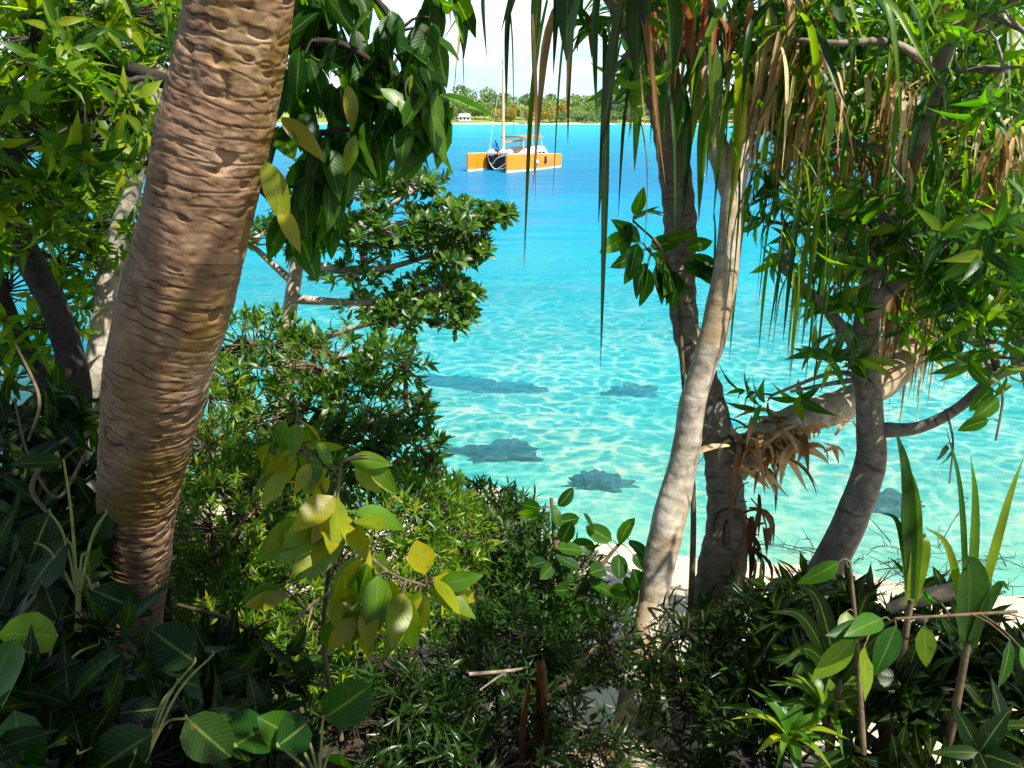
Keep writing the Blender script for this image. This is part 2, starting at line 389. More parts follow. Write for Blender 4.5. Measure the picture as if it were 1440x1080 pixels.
# soil where the bank is: left and close, wandering edge
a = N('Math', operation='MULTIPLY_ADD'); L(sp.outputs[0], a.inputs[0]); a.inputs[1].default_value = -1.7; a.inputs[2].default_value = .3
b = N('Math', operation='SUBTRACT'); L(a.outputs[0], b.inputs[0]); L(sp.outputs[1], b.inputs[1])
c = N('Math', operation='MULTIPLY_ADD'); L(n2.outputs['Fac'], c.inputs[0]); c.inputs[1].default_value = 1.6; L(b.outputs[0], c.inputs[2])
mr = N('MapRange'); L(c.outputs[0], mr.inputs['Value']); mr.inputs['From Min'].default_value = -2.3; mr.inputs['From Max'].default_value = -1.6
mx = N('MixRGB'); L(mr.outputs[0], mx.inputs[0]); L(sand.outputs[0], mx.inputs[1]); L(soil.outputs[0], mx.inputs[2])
mf = N('MapRange'); L(sp.outputs[1], mf.inputs['Value']); mf.inputs['From Min'].default_value = 357; mf.inputs['From Max'].default_value = 362
mx2 = N('MixRGB'); L(mf.outputs[0], mx2.inputs[0]); L(mx.outputs[0], mx2.inputs[1]); L(far.outputs[0], mx2.inputs[2])
bp = N('Bump', Strength=.5, Distance=.02); L(n1.outputs['Fac'], bp.inputs['Height'])
p = N('BsdfPrincipled', Roughness=.9); L(mx2.outputs[0], p.inputs['Base Color']); L(bp.outputs[0], p.inputs['Normal']); L(p.outputs[0], out.inputs[0])
tag(g.build('ground', m), kind='structure')

g = Geo()
def wz(x, y):
    q = np.stack([x, y * 1.4, 0 * x], -1)
    return (fbm(q * 1.1 + 3, 3) - .5) * .05 * sstep(7, 12, y) * sstep(60, 30, y)
xw = spaced((-1500, 1500), -14, 16, .16, 1.08); yw = spaced((4, 353.5), 5, 32, .16, 1.06)
V, Fq = grid(xw, yw, wz); g.add(V, Fq)
m, N, L, out = nt('sea_water')
geo = N('NewGeometry'); sp = N('SeparateXYZ'); L(geo.outputs['Position'], sp.inputs[0])
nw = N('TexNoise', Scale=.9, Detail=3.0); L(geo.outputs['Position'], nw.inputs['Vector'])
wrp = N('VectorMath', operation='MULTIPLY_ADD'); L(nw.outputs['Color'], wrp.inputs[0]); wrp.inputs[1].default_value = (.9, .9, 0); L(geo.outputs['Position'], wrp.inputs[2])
def painted_caustics(scale, wid, off):
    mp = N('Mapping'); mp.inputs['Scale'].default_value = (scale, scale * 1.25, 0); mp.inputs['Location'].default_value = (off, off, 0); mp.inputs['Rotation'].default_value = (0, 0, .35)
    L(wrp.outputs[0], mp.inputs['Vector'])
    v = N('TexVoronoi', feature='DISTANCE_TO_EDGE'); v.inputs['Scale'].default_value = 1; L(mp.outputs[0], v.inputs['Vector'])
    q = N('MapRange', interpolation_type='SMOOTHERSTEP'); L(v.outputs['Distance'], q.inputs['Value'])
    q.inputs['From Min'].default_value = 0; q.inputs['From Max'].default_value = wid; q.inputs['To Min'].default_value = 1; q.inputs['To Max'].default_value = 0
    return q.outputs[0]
c1 = painted_caustics(2.1, .2, 0); c2 = painted_caustics(4.3, .24, 5.3)
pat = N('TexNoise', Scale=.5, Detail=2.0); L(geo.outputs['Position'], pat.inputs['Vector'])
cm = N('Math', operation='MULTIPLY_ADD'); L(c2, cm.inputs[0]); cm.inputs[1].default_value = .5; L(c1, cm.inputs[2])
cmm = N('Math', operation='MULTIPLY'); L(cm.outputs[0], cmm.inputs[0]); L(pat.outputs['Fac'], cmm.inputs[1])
lens = ramp(N, [(.0, (.02, .6, .74)), (.2, (.08, .71, .83)), (.42, (.45, .93, .97)), (.75, (.95, 1, 1))]); L(cmm.outputs[0], lens.inputs[0])  # caustic light lines painted into the transmission tint
# a path across the water: distance from the beach
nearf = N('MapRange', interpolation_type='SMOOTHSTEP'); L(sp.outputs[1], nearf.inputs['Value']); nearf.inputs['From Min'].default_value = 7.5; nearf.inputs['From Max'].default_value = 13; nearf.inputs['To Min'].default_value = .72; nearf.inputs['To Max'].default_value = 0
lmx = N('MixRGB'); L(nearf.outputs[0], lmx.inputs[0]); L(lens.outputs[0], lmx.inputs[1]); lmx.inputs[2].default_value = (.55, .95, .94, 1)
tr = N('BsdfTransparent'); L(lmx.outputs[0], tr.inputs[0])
dn = N('TexNoise', Scale=.12, Detail=3.0)
mpn = N('Mapping'); mpn.inputs['Scale'].default_value = (.35, 1, 1); L(geo.outputs['Position'], mpn.inputs['Vector']); L(mpn.outputs[0], dn.inputs['Vector'])
dd = N('MapRange'); L(dn.outputs['Fac'], dd.inputs['Value']); dd.inputs['From Min'].default_value = .3; dd.inputs['From Max'].default_value = .7; dd.inputs['To Min'].default_value = .8; dd.inputs['To Max'].default_value = 1.25
yy = N('Math', operation='MULTIPLY'); L(sp.outputs[1], yy.inputs[0]); L(dd.outputs[0], yy.inputs[1])
lg = N('Math', operation='LOGARITHM'); L(yy.outputs[0], lg.inputs[0]); lg.inputs[1].default_value = 10
t01 = N('MapRange'); L(lg.outputs[0], t01.inputs['Value']); t01.inputs['From Min'].default_value = .9; t01.inputs['From Max'].default_value = 2.5
def pos(y): return (math.log10(y) - .9) / 1.6
WCOL = ramp(N, [(pos(8), (.2, .66, .6)), (pos(16), (.0, .56, .76)), (pos(27), (.0, .46, .62)), (pos(40), (.005, .27, .46)), (pos(66), (.008, .155, .32)), (pos(150), (.006, .23, .35)), (pos(300), (.015, .34, .4))])
L(t01.outputs[0], WCOL.inputs[0])
OP = ramp(N, [(pos(8), (.03,) * 3), (pos(13), (.1,) * 3), (pos(22), (.35,) * 3), (pos(34), (.72,) * 3), (pos(50), (1,) * 3)]); L(t01.outputs[0], OP.inputs[0])
df = N('BsdfDiffuse'); L(WCOL.outputs[0], df.inputs[0])
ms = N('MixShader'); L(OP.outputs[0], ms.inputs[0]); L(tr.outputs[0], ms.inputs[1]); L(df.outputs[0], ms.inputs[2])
wv = N('TexNoise', Scale=1.6, Detail=6.0, Roughness=.65); mpw = N('Mapping'); mpw.inputs['Scale'].default_value = (.8, 2.2, 1); mpw.inputs['Rotation'].default_value = (0, 0, .2)
L(geo.outputs['Position'], mpw.inputs['Vector']); L(mpw.outputs[0], wv.inputs['Vector'])
bp = N('Bump', Strength=.9, Distance=.3); L(wv.outputs['Fac'], bp.inputs['Height'])
L(bp.outputs[0], df.inputs['Normal'])
gl = N('BsdfGlossy', Roughness=.12); L(bp.outputs[0], gl.inputs['Normal'])
fr = N('Fresnel'); fr.inputs['IOR'].default_value = 1.33; L(bp.outputs[0], fr.inputs['Normal'])
fm = N('Math', operation='MINIMUM'); L(fr.outputs[0], fm.inputs[0])
bn = N('TexNoise', Scale=.5, Detail=5.0, Roughness=.65); mpb = N('Mapping'); mpb.inputs['Scale'].default_value = (.16, 1, 1); mpb.inputs['Rotation'].default_value = (0, 0, -.06); L(geo.outputs['Position'], mpb.inputs['Vector']); L(mpb.outputs[0], bn.inputs['Vector'])
bm_ = N('MapRange'); L(bn.outputs['Fac'], bm_.inputs['Value']); bm_.inputs['From Min'].default_value = .36; bm_.inputs['From Max'].default_value = .66; bm_.inputs['To Min'].default_value = .04; bm_.inputs['To Max'].default_value = .62; L(bm_.outputs[0], fm.inputs[1])
m2 = N('MixShader'); L(fm.outputs[0], m2.inputs[0]); L(ms.outputs[0], m2.inputs[1]); L(gl.outputs[0], m2.inputs[2])
L(m2.outputs[0], out.inputs[0])
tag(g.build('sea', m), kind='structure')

# ------------------------------------------------------------------ rocks
def rock(name, c, r, mat, label, cat, group=None, seed=0, flat=1.0):
    n, k = 40, 72; th = np.linspace(0, math.pi, n); ph = np.linspace(0, 2 * math.pi, k + 1)
    D = np.stack([np.sin(th)[:, None] * np.cos(ph), np.sin(th)[:, None] * np.sin(ph), np.cos(th)[:, None] + 0 * ph], -1)
    q = .12 + 1.6 * fbm(D * [3.2, 3.2, 1.6] + seed * 7.7, 5) if mat.name.startswith('wet') else .62 + .75 * fbm(D * 1.5 + seed * 7.7, 4)
    V = D * q[..., None] * np.asarray(r)
    i = np.arange(n - 1)[:, None] * (k + 1) + np.arange(k)[None]
    g = Geo(); g.add(V.reshape(-1, 3), np.stack([i, i + k + 1, i + k + 2, i + 1], -1).reshape(-1, 4))
    o = g.build(name, mat); o.location = c
    return tag(o, label, cat, group)
for k, (px, py, rx, ry, lab) in enumerate([
    (695, 642, .62, .33, 'large dark reef rock under clear water beside the shrub tip, nearest of the big ones'),
    (632, 541, .75, .3, 'dark submerged rock in the bright shallows, leftmost of the upper pair'),
    (712, 551, .75, .3, 'dark flat submerged rock in the shallows, right one of the upper pair'),
    (838, 684, .42, .25, 'small dark rock under green shallows close to the pale twisted trunk'),
    (888, 553, .5, .3, 'faint teal rock far out under the water left of the crossing trunks'),
    (1240, 715, .5, .25, 'dark rock under pale shallows right of the leaning grey trunk')]):
    p = on_ground(px, py); s = 1.0
    rock('submerged_rock', p + np.array([0, 0, -.03]), (rx * 1.15, ry * 1.15, .2), M['wetrock'], lab, 'rock', 'rocks lying under the clear water', seed=k + 1)
p = at(675, 745, 8.0); p = floor_at(p)
rock('shore_rock', p + np.array([0, 0, .25]), (.62, .5, .55), M['rock'], 'pale mossy boulder on the shore behind the fine leaved bush', 'rock', seed=31)
p = floor_at(at(1225, 850, 6.6))
rock('shore_rock', p, (.5, .4, .3), M['rock'], 'grey shore boulder at the water edge behind the fallen log', 'rock', seed=37)

# ------------------------------------------------------------------ plants: helpers
def pp(lst): return np.array([at(x, y, d) for x, y, d, w in lst]), np.array([w * d / F / 2 for x, y, d, w in lst])
def rough_disp(amp=.08, fr=9.0, seed=0, ring=0, ra=.0):
    def f(s, th, r):
        q = np.stack([np.cos(th) * 1.3 + seed, np.sin(th) * 1.3, s * fr * .6], -1)
        d = (fbm(q, 3) - .5) * 2 * amp * r
        if ring:
            w = fbm(np.stack([np.cos(th) * .8, np.sin(th) * .8 + seed, s * 4], -1), 2) * 5
            d = d + ra * np.sin(s * ring + w) ** 3
        return d
    return f
def rooted(P, r):
    f = floor_at(P[0] + (P[0] - P[1]) * [.25, .25, 0]); f[2] -= .08
    if P[0][2] > f[2] + .05: P = np.vstack([f, P]); r = np.concatenate([[r[0] * 1.3], r])
    return P, r
def limb(g, lst, seg=10, n=None, foot=False, **kw):
    P, r = pp(lst)
    if foot: P, r = rooted(P, r)
    tube(g, P, r, seg, n or len(lst) * 6, disp=rough_disp(.1, 10, rng.integers(50), **kw)); return P
def twigs(g, hub, pts, r0, r1, sag=.12, seg=4, n=5):
    hub = np.broadcast_to(hub, pts.shape)
    for a, b in zip(hub, pts):
        d = b - a; l = np.linalg.norm(d)
        m1 = a + d * .5 + rng.normal(0, .07, 3) * l + np.array([0, 0, -sag * l * rng.uniform(-.3, 1)])
        tube(g, [a, m1, b], [r0, (r0 + r1) / 2, r1], seg, n)
def nearest(pts, nodes):
    d = ((pts[:, None] - nodes[None]) ** 2).sum(-1); return nodes[d.argmin(1)]

def shrub(name, label, cat, base, trunk_paths, blobs, T, mat, stemmat, Lr, Wr, k=7, spread=1.0, twig=(.006, .002), trunk_r=1,
          up=.5, curl=(.05, .3), rise=.02, twig_share=.6, stem_label='stem', crown='crown', group=None, hubs=None, parent=None):
    """trunk_paths in pixels+depth; blobs: (px,py,d,rx,ry,rd,n[,gap])"""
    root = thing(name, base, label, cat, group)
    gs, gl = Geo(), Geo(); nodes = []
    for q, path in enumerate(trunk_paths):
        P, r = pp(path)
        if q == 0: P, r = rooted(P, r)
        tube(gs, P, r, 8, len(path) * 5, disp=rough_disp(.12, 10, rng.integers(50)))
        nodes.append(spline(P, 24)[6:])
    nodes = np.concatenate(nodes)
    for bl in blobs:
        px, py, d, rx, ry, rd, n = bl[:7]; gap = bl[7] if len(bl) > 7 else .0
        p, dr = pblob(px, py, d, rx, ry, rd, n, .25, gap, 5.0)
        A = norm(dr * (1 - up) + np.array([0, 0, up]) + rng.normal(0, .25, p.shape))
        c = at(px, py, d); near = nearest(p * .4 + c * .6, nodes)
        pick = rng.random(len(p)) < twig_share
        hubp = c + (p - c) * .35 + rng.normal(0, .02, p.shape)
        nb = max(2, min(14, len(p) // 25)); hb = hubp[rng.integers(0, len(p), nb)]
        for h in hb:
            a = nodes[((nodes - h) ** 2).sum(1).argmin()]
            tube(gs, [a, a * .5 + h * .5 + np.array([0, 0, .04]) + rng.normal(0, .03, 3), h], [twig[0] * 2.2, twig[0] * 1.6, twig[0]], 6, 7)
        nh = nearest(p[pick], hb)
        twigs(gs, nh, p[pick], twig[0], twig[1])
        P, X, Nn, I = rosettes(p, A, k, spread, .25, rise)
        n2 = len(P); Ls = rng.uniform(*Lr, n2); Ws = Ls * rng.uniform(*Wr, n2)
        leaves(gl, T, P, X, Nn, Ls, Ws, rng.uniform(*curl, n2))
    gs.build(stem_label, stemmat, root, base); gl.build(crown, mat, root, base)
    return root

TS = {k: tpl(k, 4) for k in ('narrow', 'obovate', 'lance', 'ovate')}
TB = {k: tpl(k, 8) for k in ('ovate', 'round', 'lance', 'obovate')}

SUN = norm(np.array([.42, -.30, .86]))
# ------------------------------------------------------------------ the leaning tree
base = at(178, 1010, 3.6)
root = thing('leaning_tree', base, 'thick leaning pinkish brown trunk with wrinkled ring bark, dappled by sun', 'tree')
TR = [(168, 1040, 3.62, 92), (184, 940, 3.45, 80), (187, 860, 3.28, 84), (191, 800, 3.18, 94), (197, 700, 3.02, 108), (211, 600, 2.86, 125), (228, 500, 2.72, 138),
      (255, 400, 2.62, 146), (280, 300, 2.52, 146), (300, 200, 2.44, 155), (322, 100, 2.36, 152), (337, 0, 2.28, 150)]
P, r = pp(TR)
top = P[-1]; dirn = norm(P[-1] - P[-3])
P = np.vstack([P, top + dirn * .5 + [-.06, 0, 0], top + dirn * 1.1 + [-.3, .08, 0], top + dirn * 1.7 + [-.65, .12, 0]]); r = np.concatenate([r, [.14, .13, .11]])
def lean_disp(s, th, r):
    c, n = np.cos(th), np.sin(th)
    q = np.stack([c, n, s * 1.4], -1)
    big = (fbm(q * 1.1 + 2, 3) - .5) * .03
    w = fbm(np.stack([c * .9, n * .9, s * 3.2], -1) + 5, 3) * 9
    sl = 1.6 * np.sin(th + 1.0) * sstep(1.2, 2.6, s)
    d1 = np.abs(np.sin((s * 150 + w + sl) * .5)); d2 = np.abs(np.sin((s * 118 - w * 1.3 + 3 * np.sin(th * 2 + s * 3)) * .5))
    q2 = np.stack([c * 1.6, n * 1.6, s * 16], -1)
    m1 = sstep(.38, .58, fbm(q2 + 11, 2)); m2 = sstep(.45, .62, fbm(q2 + 23, 2))
    low = .16 + .84 * sstep(2.0, 1.3, s)
    grv = -.016 * (1 - sstep(.0, .45, d1)) * m1 * low - .012 * (1 - sstep(0, .36, d2)) * m2 * low
    fold = .006 * (fbm(np.stack([c * 1.2, n * 1.2, s * 22 + w * .4], -1) + 7, 2) - .5)
    fine = (fbm(np.stack([c * 9, n * 9, s * 60], -1), 2) - .5) * .005
    pits = -.012 * sstep(.74, .84, vnoise(np.stack([c * 4, n * 4, s * 34], -1) + 31))
    return big + grv + fold + fine + pits
g = Geo(); tube(g, P, r, 128, 1100, disp=lean_disp)
g.build('trunk', M['lean'], root, base)
g = Geo(); gl = Geo()
hub = P[-1]
ends = [np.array(v) for v in [(1.2, .6, 6.1), (.7, .4, 6.2), (.1, 1.6, 6.3), (-.5, .6, 6.2), (.4, .9, 6.3)]]
for e in ends: tube(g, [P[-2], hub, hub * .5 + e * .5 + [0, 0, .15], e], [.09, .06, .04, .02], 10, 16)
crn = []  # unseen overhead crown, its clumps placed to shade the trunk and lower left
for c, rr, n in [(np.array([.7, .6, 6.1]), (.75, .5, .35), 330), (np.array([.12, 1.42, 6.2]), (.62, .72, .25), 300), (np.array([-.3, .6, 6.2]), (.6, .6, .3), 150)]:
    p, d = blob(c, rr, n, .1, 0.34 if n == 300 else .42, 3.0 if n == 300 else 2.0); crn.append((p, d))
# crown leaves cut away along the sun ray to place flecks on the bark
HOLES = [(at(px, py, dd - .12), rr) for px, py, dd, rr in [(285, 115, 2.38, .17), (305, 185, 2.43, .2), (335, 225, 2.47, .13), (262, 330, 2.55, .12), (290, 385, 2.6, .17), (215, 400, 2.62, .15), (245, 520, 2.74, .16), (190, 480, 2.7, .13), (215, 620, 2.88, .12), (345, 60, 2.32, .13)]]
for q, (p, d) in enumerate(crn):
    keep = np.ones(len(p), bool)
    for h, rr in HOLES:
        v = p - h; keep &= np.linalg.norm(v - (v @ SUN)[:, None] * SUN, axis=1) > rr
    crn[q] = (p[keep], d[keep])
for p, d in crn:
    twigs(g, nearest(p[::4], np.array(ends + [hub])), p[::4], .012, .004)
    Pq, X, Nn, I = rosettes(p, norm(d + [0, 0, .8]), 6, 1.15, .3, .03)
    Ls = rng.uniform(.1, .16, len(Pq)); leaves(gl, TS["ovate"], Pq, X, Nn, Ls, Ls * .5, rng.uniform(0, .3, len(Pq)))
g.build('bough', M['lean'], root, base); gl.build('crown', M['bigleaf'], root, base)

# ------------------------------------------------------------------ left trees
b = floor_at(at(95, 760, 4.2))
shrub('dark_limbed_tree', 'dark limbed tree at far left with drooping yellow green lance leaves', 'tree', b,
      [[(70, 900, 4.3, 60), (100, 640, 4.1, 42), (108, 545, 4.0, 40), (80, 440, 3.9, 36), (40, 360, 3.9, 34), (10, 250, 3.8, 30), (60, 120, 3.7, 24), (120, 60, 3.6, 20)],
       [(60, 120, 3.7, 20), (150, 92, 3.5, 22), (235, 115, 3.4, 24), (300, 130, 3.4, 16), (370, 120, 3.5, 6)], [(100, 600, 4.1, 30), (30, 480, 4.3, 24), (-40, 300, 4.3, 20)]],
      [(40, 80, 3.3, 110, 90, .5, 95, .38), (110, 190, 3.2, 110, 80, .5, 110, .37), (30, 230, 3.6, 90, 110, .6, 100, .32), (160, 20, 3.8, 120, 60, .6, 80), (20, 430, 4.4, 110, 120, .6, 90, .3),
       (200, 300, 4.8, 90, 90, .5, 55, .4), (90, 330, 4.8, 120, 90, .6, 90, .4), (130, 130, 5.0, 190, 150, .7, 75, .42)],
      TB['lance'], M['lance'], M['darkbark'], (.075, .135), (.24, .36), k=8, spread=1.25, up=.05, curl=(.1, .5), rise=.08)
b = floor_at(at(150, 780, 4.6))
shrub('slender_tree', 'slender pale barked tree just behind the thick leaning trunk', 'tree', b,
      [[(112, 800, 4.6, 46), (118, 690, 4.6, 36), (108, 600, 4.6, 30), (135, 520, 4.6, 36), (150, 430, 4.6, 34), (158, 370, 4.6, 30), (190, 250, 4.5, 24), (230, 100, 4.4, 20)]],
      [(210, 120, 5.2, 110, 110, .5, 70, .36), (60, 560, 5.0, 100, 80, .4, 60, .3), (150, 30, 5.2, 130, 60, .6, 80)],
      TB['lance'], M['shrub'], M['pale'], (.1, .17), (.28, .4), k=7, spread=1.2, up=.2, curl=(.1, .5), rise=.06)

# ------------------------------------------------------------------ broad leaved branch over the gap
b = floor_at(at(230, 850, 4.0))
root = thing('broad_leaved_tree', b, 'tree with big drooping ovate leaves hanging across the sky right of the leaning trunk', 'tree')
g = Geo()
limb(g, [(215, 930, 3.9, 50), (215, 700, 3.5, 45), (245, 450, 3.1, 42), (290, 250, 2.9, 40), (330, 60, 2.8, 38), (370, -60, 2.8, 34)], foot=True)
hubs = []
for path in [[(320, 100, 2.8, 24), (400, 70, 2.7, 16), (470, 60, 2.6, 11), (530, 90, 2.55, 8), (590, 130, 2.5, 6)], [(300, 220, 2.9, 22), (370, 200, 2.7, 14), (430, 190, 2.6, 10), (520, 180, 2.58, 7), (600, 190, 2.5, 4)],
             [(365, -50, 2.8, 24), (440, -60, 2.7, 16), (520, -10, 2.6, 10), (560, 45, 2.6, 6)], [(440, -60, 2.7, 12), (560, -70, 2.6, 10), (620, -30, 2.6, 6)],
             [(300, 200, 2.9, 16), (360, 260, 2.6, 9), (395, 300, 2.5, 5)]]:
    limb(g, path, 8); q, _ = pp(path); hubs.append(spline(q, 30)[8:])
hubs = np.concatenate(hubs)
gl = Geo()
# clusters of hanging leaves
cl = [(420, 20, 2.7, 9), (455, 60, 2.65, 9), (500, 90, 2.6, 9), (430, 110, 2.6, 9), (540, 110, 2.55, 9), (585, 140, 2.5, 8), (600, 170, 2.5, 7), (480, 150, 2.6, 8), (415, 170, 2.6, 8), (395, 60, 2.75, 8), (560, 180, 2.5, 6),
      (440, 190, 2.55, 6), (500, 20, 2.65, 6), (395, 215, 2.5, 4), (455, 270, 2.6, 6), (430, 300, 2.6, 6), (395, 330, 2.6, 5), (620, 10, 2.6, 6), (520, 150, 2.55, 7), (470, 20, 2.6, 6), (400, 130, 2.8, 8), (610, 90, 2.6, 3),
      (470, 320, 2.8, 6), (420, 350, 2.8, 6), (450, -20, 2.6, 8), (545, 60, 2.55, 8), (575, 110, 2.55, 10), (600, 150, 2.5, 9), (620, 190, 2.5, 7), (555, 150, 2.55, 9), (520, 190, 2.55, 9), (500, 230, 2.6, 9), (540, 210, 2.55, 7), (470, 230, 2.6, 9), (585, 215, 2.5, 6), (430, 250, 2.65, 9), (520, 110, 2.6, 9), (610, 60, 2.6, 4), (440, 60, 2.7, 9)]
for px, py, d, k in cl:
    c = at(px, py - 35, d); hb = hubs[((hubs - c) ** 2).sum(1).argmin()]
    tube(g, [hb, (hb + c) / 2 + [0, 0, .02], c], [.006, .004, .003], 5, 6)
    pts = c + rng.normal(0, .022, (k, 3))
    az = rng.uniform(0, 6.28, k); el = R(-62) + rng.normal(0, .32, k)
    X = np.stack([np.cos(az) * np.cos(el), np.sin(az) * np.cos(el), np.sin(el)], -1)
    Nn = np.stack([np.cos(az), np.sin(az), 0 * az + .6], -1) + rng.normal(0, .5, (k, 3))
    Ls = rng.uniform(.11, .19, k); leaves(gl, TB['ovate'], pts, X, Nn, Ls, Ls * rng.uniform(.38, .52, k), rng.uniform(-.05, .3, k), fold=.35)
# a few leaves in a brighter tint, sunlight painted into their colour
gy = Geo()
for px, py, d, L_, tx, ty in [(372, 225, 2.4, .2, .35, -1), (392, 290, 2.4, .14, .5, -1), (395, 165, 2.45, .17, .9, -.75), (595, 150, 2.45, .17, .45, -.9), (578, 105, 2.45, .15, .35, -.9), (560, 140, 2.45, .14, .6, -.8), (535, 125, 2.45, .13, .9, -.5), (490, 120, 2.5, .13, .1, -1), (610, 130, 2.45, .12, .2, -1), (500, 190, 2.5, .12, -.3, -1)]:
    X = norm(np.array([[tx, -.15, ty]])); leaves(gy, TB['ovate'], np.array([at(px, py, d)]), X, np.array([[.35, -.8, .5]]), L_, L_ * .36, .2, fold=.2)
gy.build('sunlit_tint_leaves', M['vine'], root, b)
g.build('trunk', M['darkbark'], root, b); gl.build('crown', M['bigleaf'], root, b)

# ------------------------------------------------------------------ beach shrub with pale stem
b = floor_at(at(380, 820, 6.6))
shrub('beach_shrub', 'rounded coastal shrub on a pale stem reaching right over the blue water', 'shrub', b,
      [[(370, 860, 6.6, 34), (395, 620, 6.6, 28), (404, 470, 6.6, 22), (420, 360, 6.6, 19), (440, 300, 6.6, 14), (500, 260, 6.5, 10)],
       [(408, 420, 6.6, 14), (490, 425, 6.5, 10), (560, 420, 6.4, 8), (640, 410, 6.3, 5)], [(418, 370, 6.6, 14), (500, 380, 6.5, 10), (570, 370, 6.4, 8), (680, 330, 6.3, 4)],
       [(435, 320, 6.6, 12), (520, 300, 6.4, 8), (600, 260, 6.3, 4)], [(400, 500, 6.6, 14), (470, 470, 6.4, 9), (560, 445, 6.3, 5)], [(415, 400, 6.6, 12), (350, 340, 6.8, 7), (310, 290, 6.9, 4)]],
      [(500, 262, 6.5, 75, 22, .45, 60, .3), (575, 258, 6.4, 52, 17, .3, 40), (645, 306, 6.3, 58, 19, .35, 62), (620, 330, 6.3, 50, 14, .3, 40), (550, 318, 6.4, 75, 22, .45, 70, .3), (625, 360, 6.3, 48, 16, .35, 46), (615, 410, 6.3, 56, 16, .4, 60), (590, 432, 6.3, 50, 12, .3, 44), (530, 430, 6.4, 55, 12, .4, 34), (440, 285, 6.6, 60, 37, .5, 60, .32),
       (355, 330, 6.8, 45, 22, .4, 28), (470, 238, 6.6, 55, 22, .4, 44), (560, 450, 6.3, 36, 11, .3, 22), (694, 302, 6.25, 22, 9, .15, 18), (676, 352, 6.25, 20, 9, .15, 14), (500, 384, 6.6, 45, 14, .4, 24), (430, 345, 6.5, 40, 16, .3, 18), (640, 450, 6.3, 28, 12, .2, 20), (660, 425, 6.25, 18, 11, .15, 12), (520, 345, 6.5, 45, 14, .3, 30)],
      TS['obovate'], M['helio'], M['pale'], (.065, .11), (.32, .44), k=9, spread=1.2, up=.55, curl=(-.05, .25), rise=.03, twig=(.011, .005))
b = floor_at(at(420, 800, 5.6))
shrub('green_shrub', 'dense dark green shrub below the pale stemmed shrub, arching over the shallows', 'shrub', b,
      [[(380, 860, 5.6, 40), (400, 740, 5.6, 30), (430, 620, 5.5, 20), (480, 540, 5.4, 12)], [(400, 740, 5.6, 22), (340, 620, 5.6, 16), (320, 500, 5.6, 10)], [(430, 640, 5.5, 16), (530, 590, 5.3, 9), (600, 570, 5.2, 4)], [(430, 640, 5.5, 16), (540, 660, 5.2, 9), (610, 650, 5.1, 4)]],
      [(350, 500, 5.6, 90, 60, .5, 120, .4), (450, 505, 5.5, 95, 40, .5, 120, .4), (545, 510, 5.3, 50, 22, .35, 46), (430, 590, 5.4, 115, 60, .5, 170, .38), (535, 590, 5.2, 60, 36, .35, 48), (600, 572, 5.15, 16, 10, .1, 6), (560, 650, 5.1, 55, 42, .35, 60), (320, 640, 5.3, 80, 70, .5, 100), (470, 680, 5.2, 90, 60, .5, 100), (608, 635, 5.1, 18, 14, .1, 7), (620, 690, 5.1, 30, 18, .2, 12)],
      TS['lance'], M['dense'], M['twig'], (.06, .11), (.24, .34), k=9, spread=1.15, up=.35, curl=(0, .35), rise=.05, twig=(.009, .003))

# ------------------------------------------------------------------ fine leaved bushes
b = floor_at(at(400, 930, 4.2))
shrub('fine_leaved_bush', 'sunlit yellow green bush of tiny narrow leaves right of the leaning trunk', 'bush', b,
      [[(400, 980, 4.2, 22), (370, 860, 4.1, 16), (330, 760, 4.1, 8)], [(400, 980, 4.2, 22), (460, 860, 4.1, 14), (560, 760, 4.0, 8)], [(410, 960, 4.2, 18), (520, 900, 3.9, 12), (620, 800, 4.0, 7)], [(400, 980, 4.2, 16), (300, 900, 4.0, 8)]],
      [(330, 740, 4.2, 95, 85, .45, 290), (340, 860, 4.0, 100, 80, .45, 270), (450, 800, 4.2, 90, 90, .5, 200), (580, 730, 4.3, 75, 50, .4, 190), (640, 760, 4.4, 45, 35, .3, 90), (450, 930, 3.7, 90, 70, .4, 190), (560, 850, 4.0, 90, 70, .45, 150), (280, 640, 4.6, 50, 50, .3, 70), (300, 560, 5.0, 45, 60, .3, 70), (320, 940, 3.6, 70, 45, .35, 110), (400, 680, 4.5, 80, 50, .4, 110), (250, 780, 4.3, 30, 90, .3, 70)],
      TS['narrow'], M['fine'], M['twig'], (.04, .075), (.15, .22), k=13, spread=1.0, up=.3, curl=(0, .3), rise=.07, twig=(.004, .0018), twig_share=.8)
b = floor_at(at(740, 900, 4.7))
shrub('narrow_leaved_bush', 'dark green bush of narrow leaves in front of the water at centre', 'bush', b,
      [[(740, 940, 4.7, 22), (720, 850, 4.7, 16), (700, 760, 4.7, 8)], [(740, 940, 4.7, 22), (790, 850, 4.6, 14), (800, 780, 4.6, 7)], [(740, 940, 4.7, 18), (850, 880, 4.5, 9)]],
      [(695, 760, 4.8, 65, 52, .4, 185), (760, 830, 4.6, 80, 58, .4, 220), (690, 860, 4.5, 70, 60, .4, 160), (800, 900, 4.3, 90, 45, .4, 150), (680, 715, 4.9, 30, 18, .2, 24), (740, 735, 4.9, 24, 22, .2, 24)],
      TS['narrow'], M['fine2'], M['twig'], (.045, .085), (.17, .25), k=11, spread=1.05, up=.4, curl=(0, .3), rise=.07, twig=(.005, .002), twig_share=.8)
b = floor_at(at(640, 1080, 3.3))
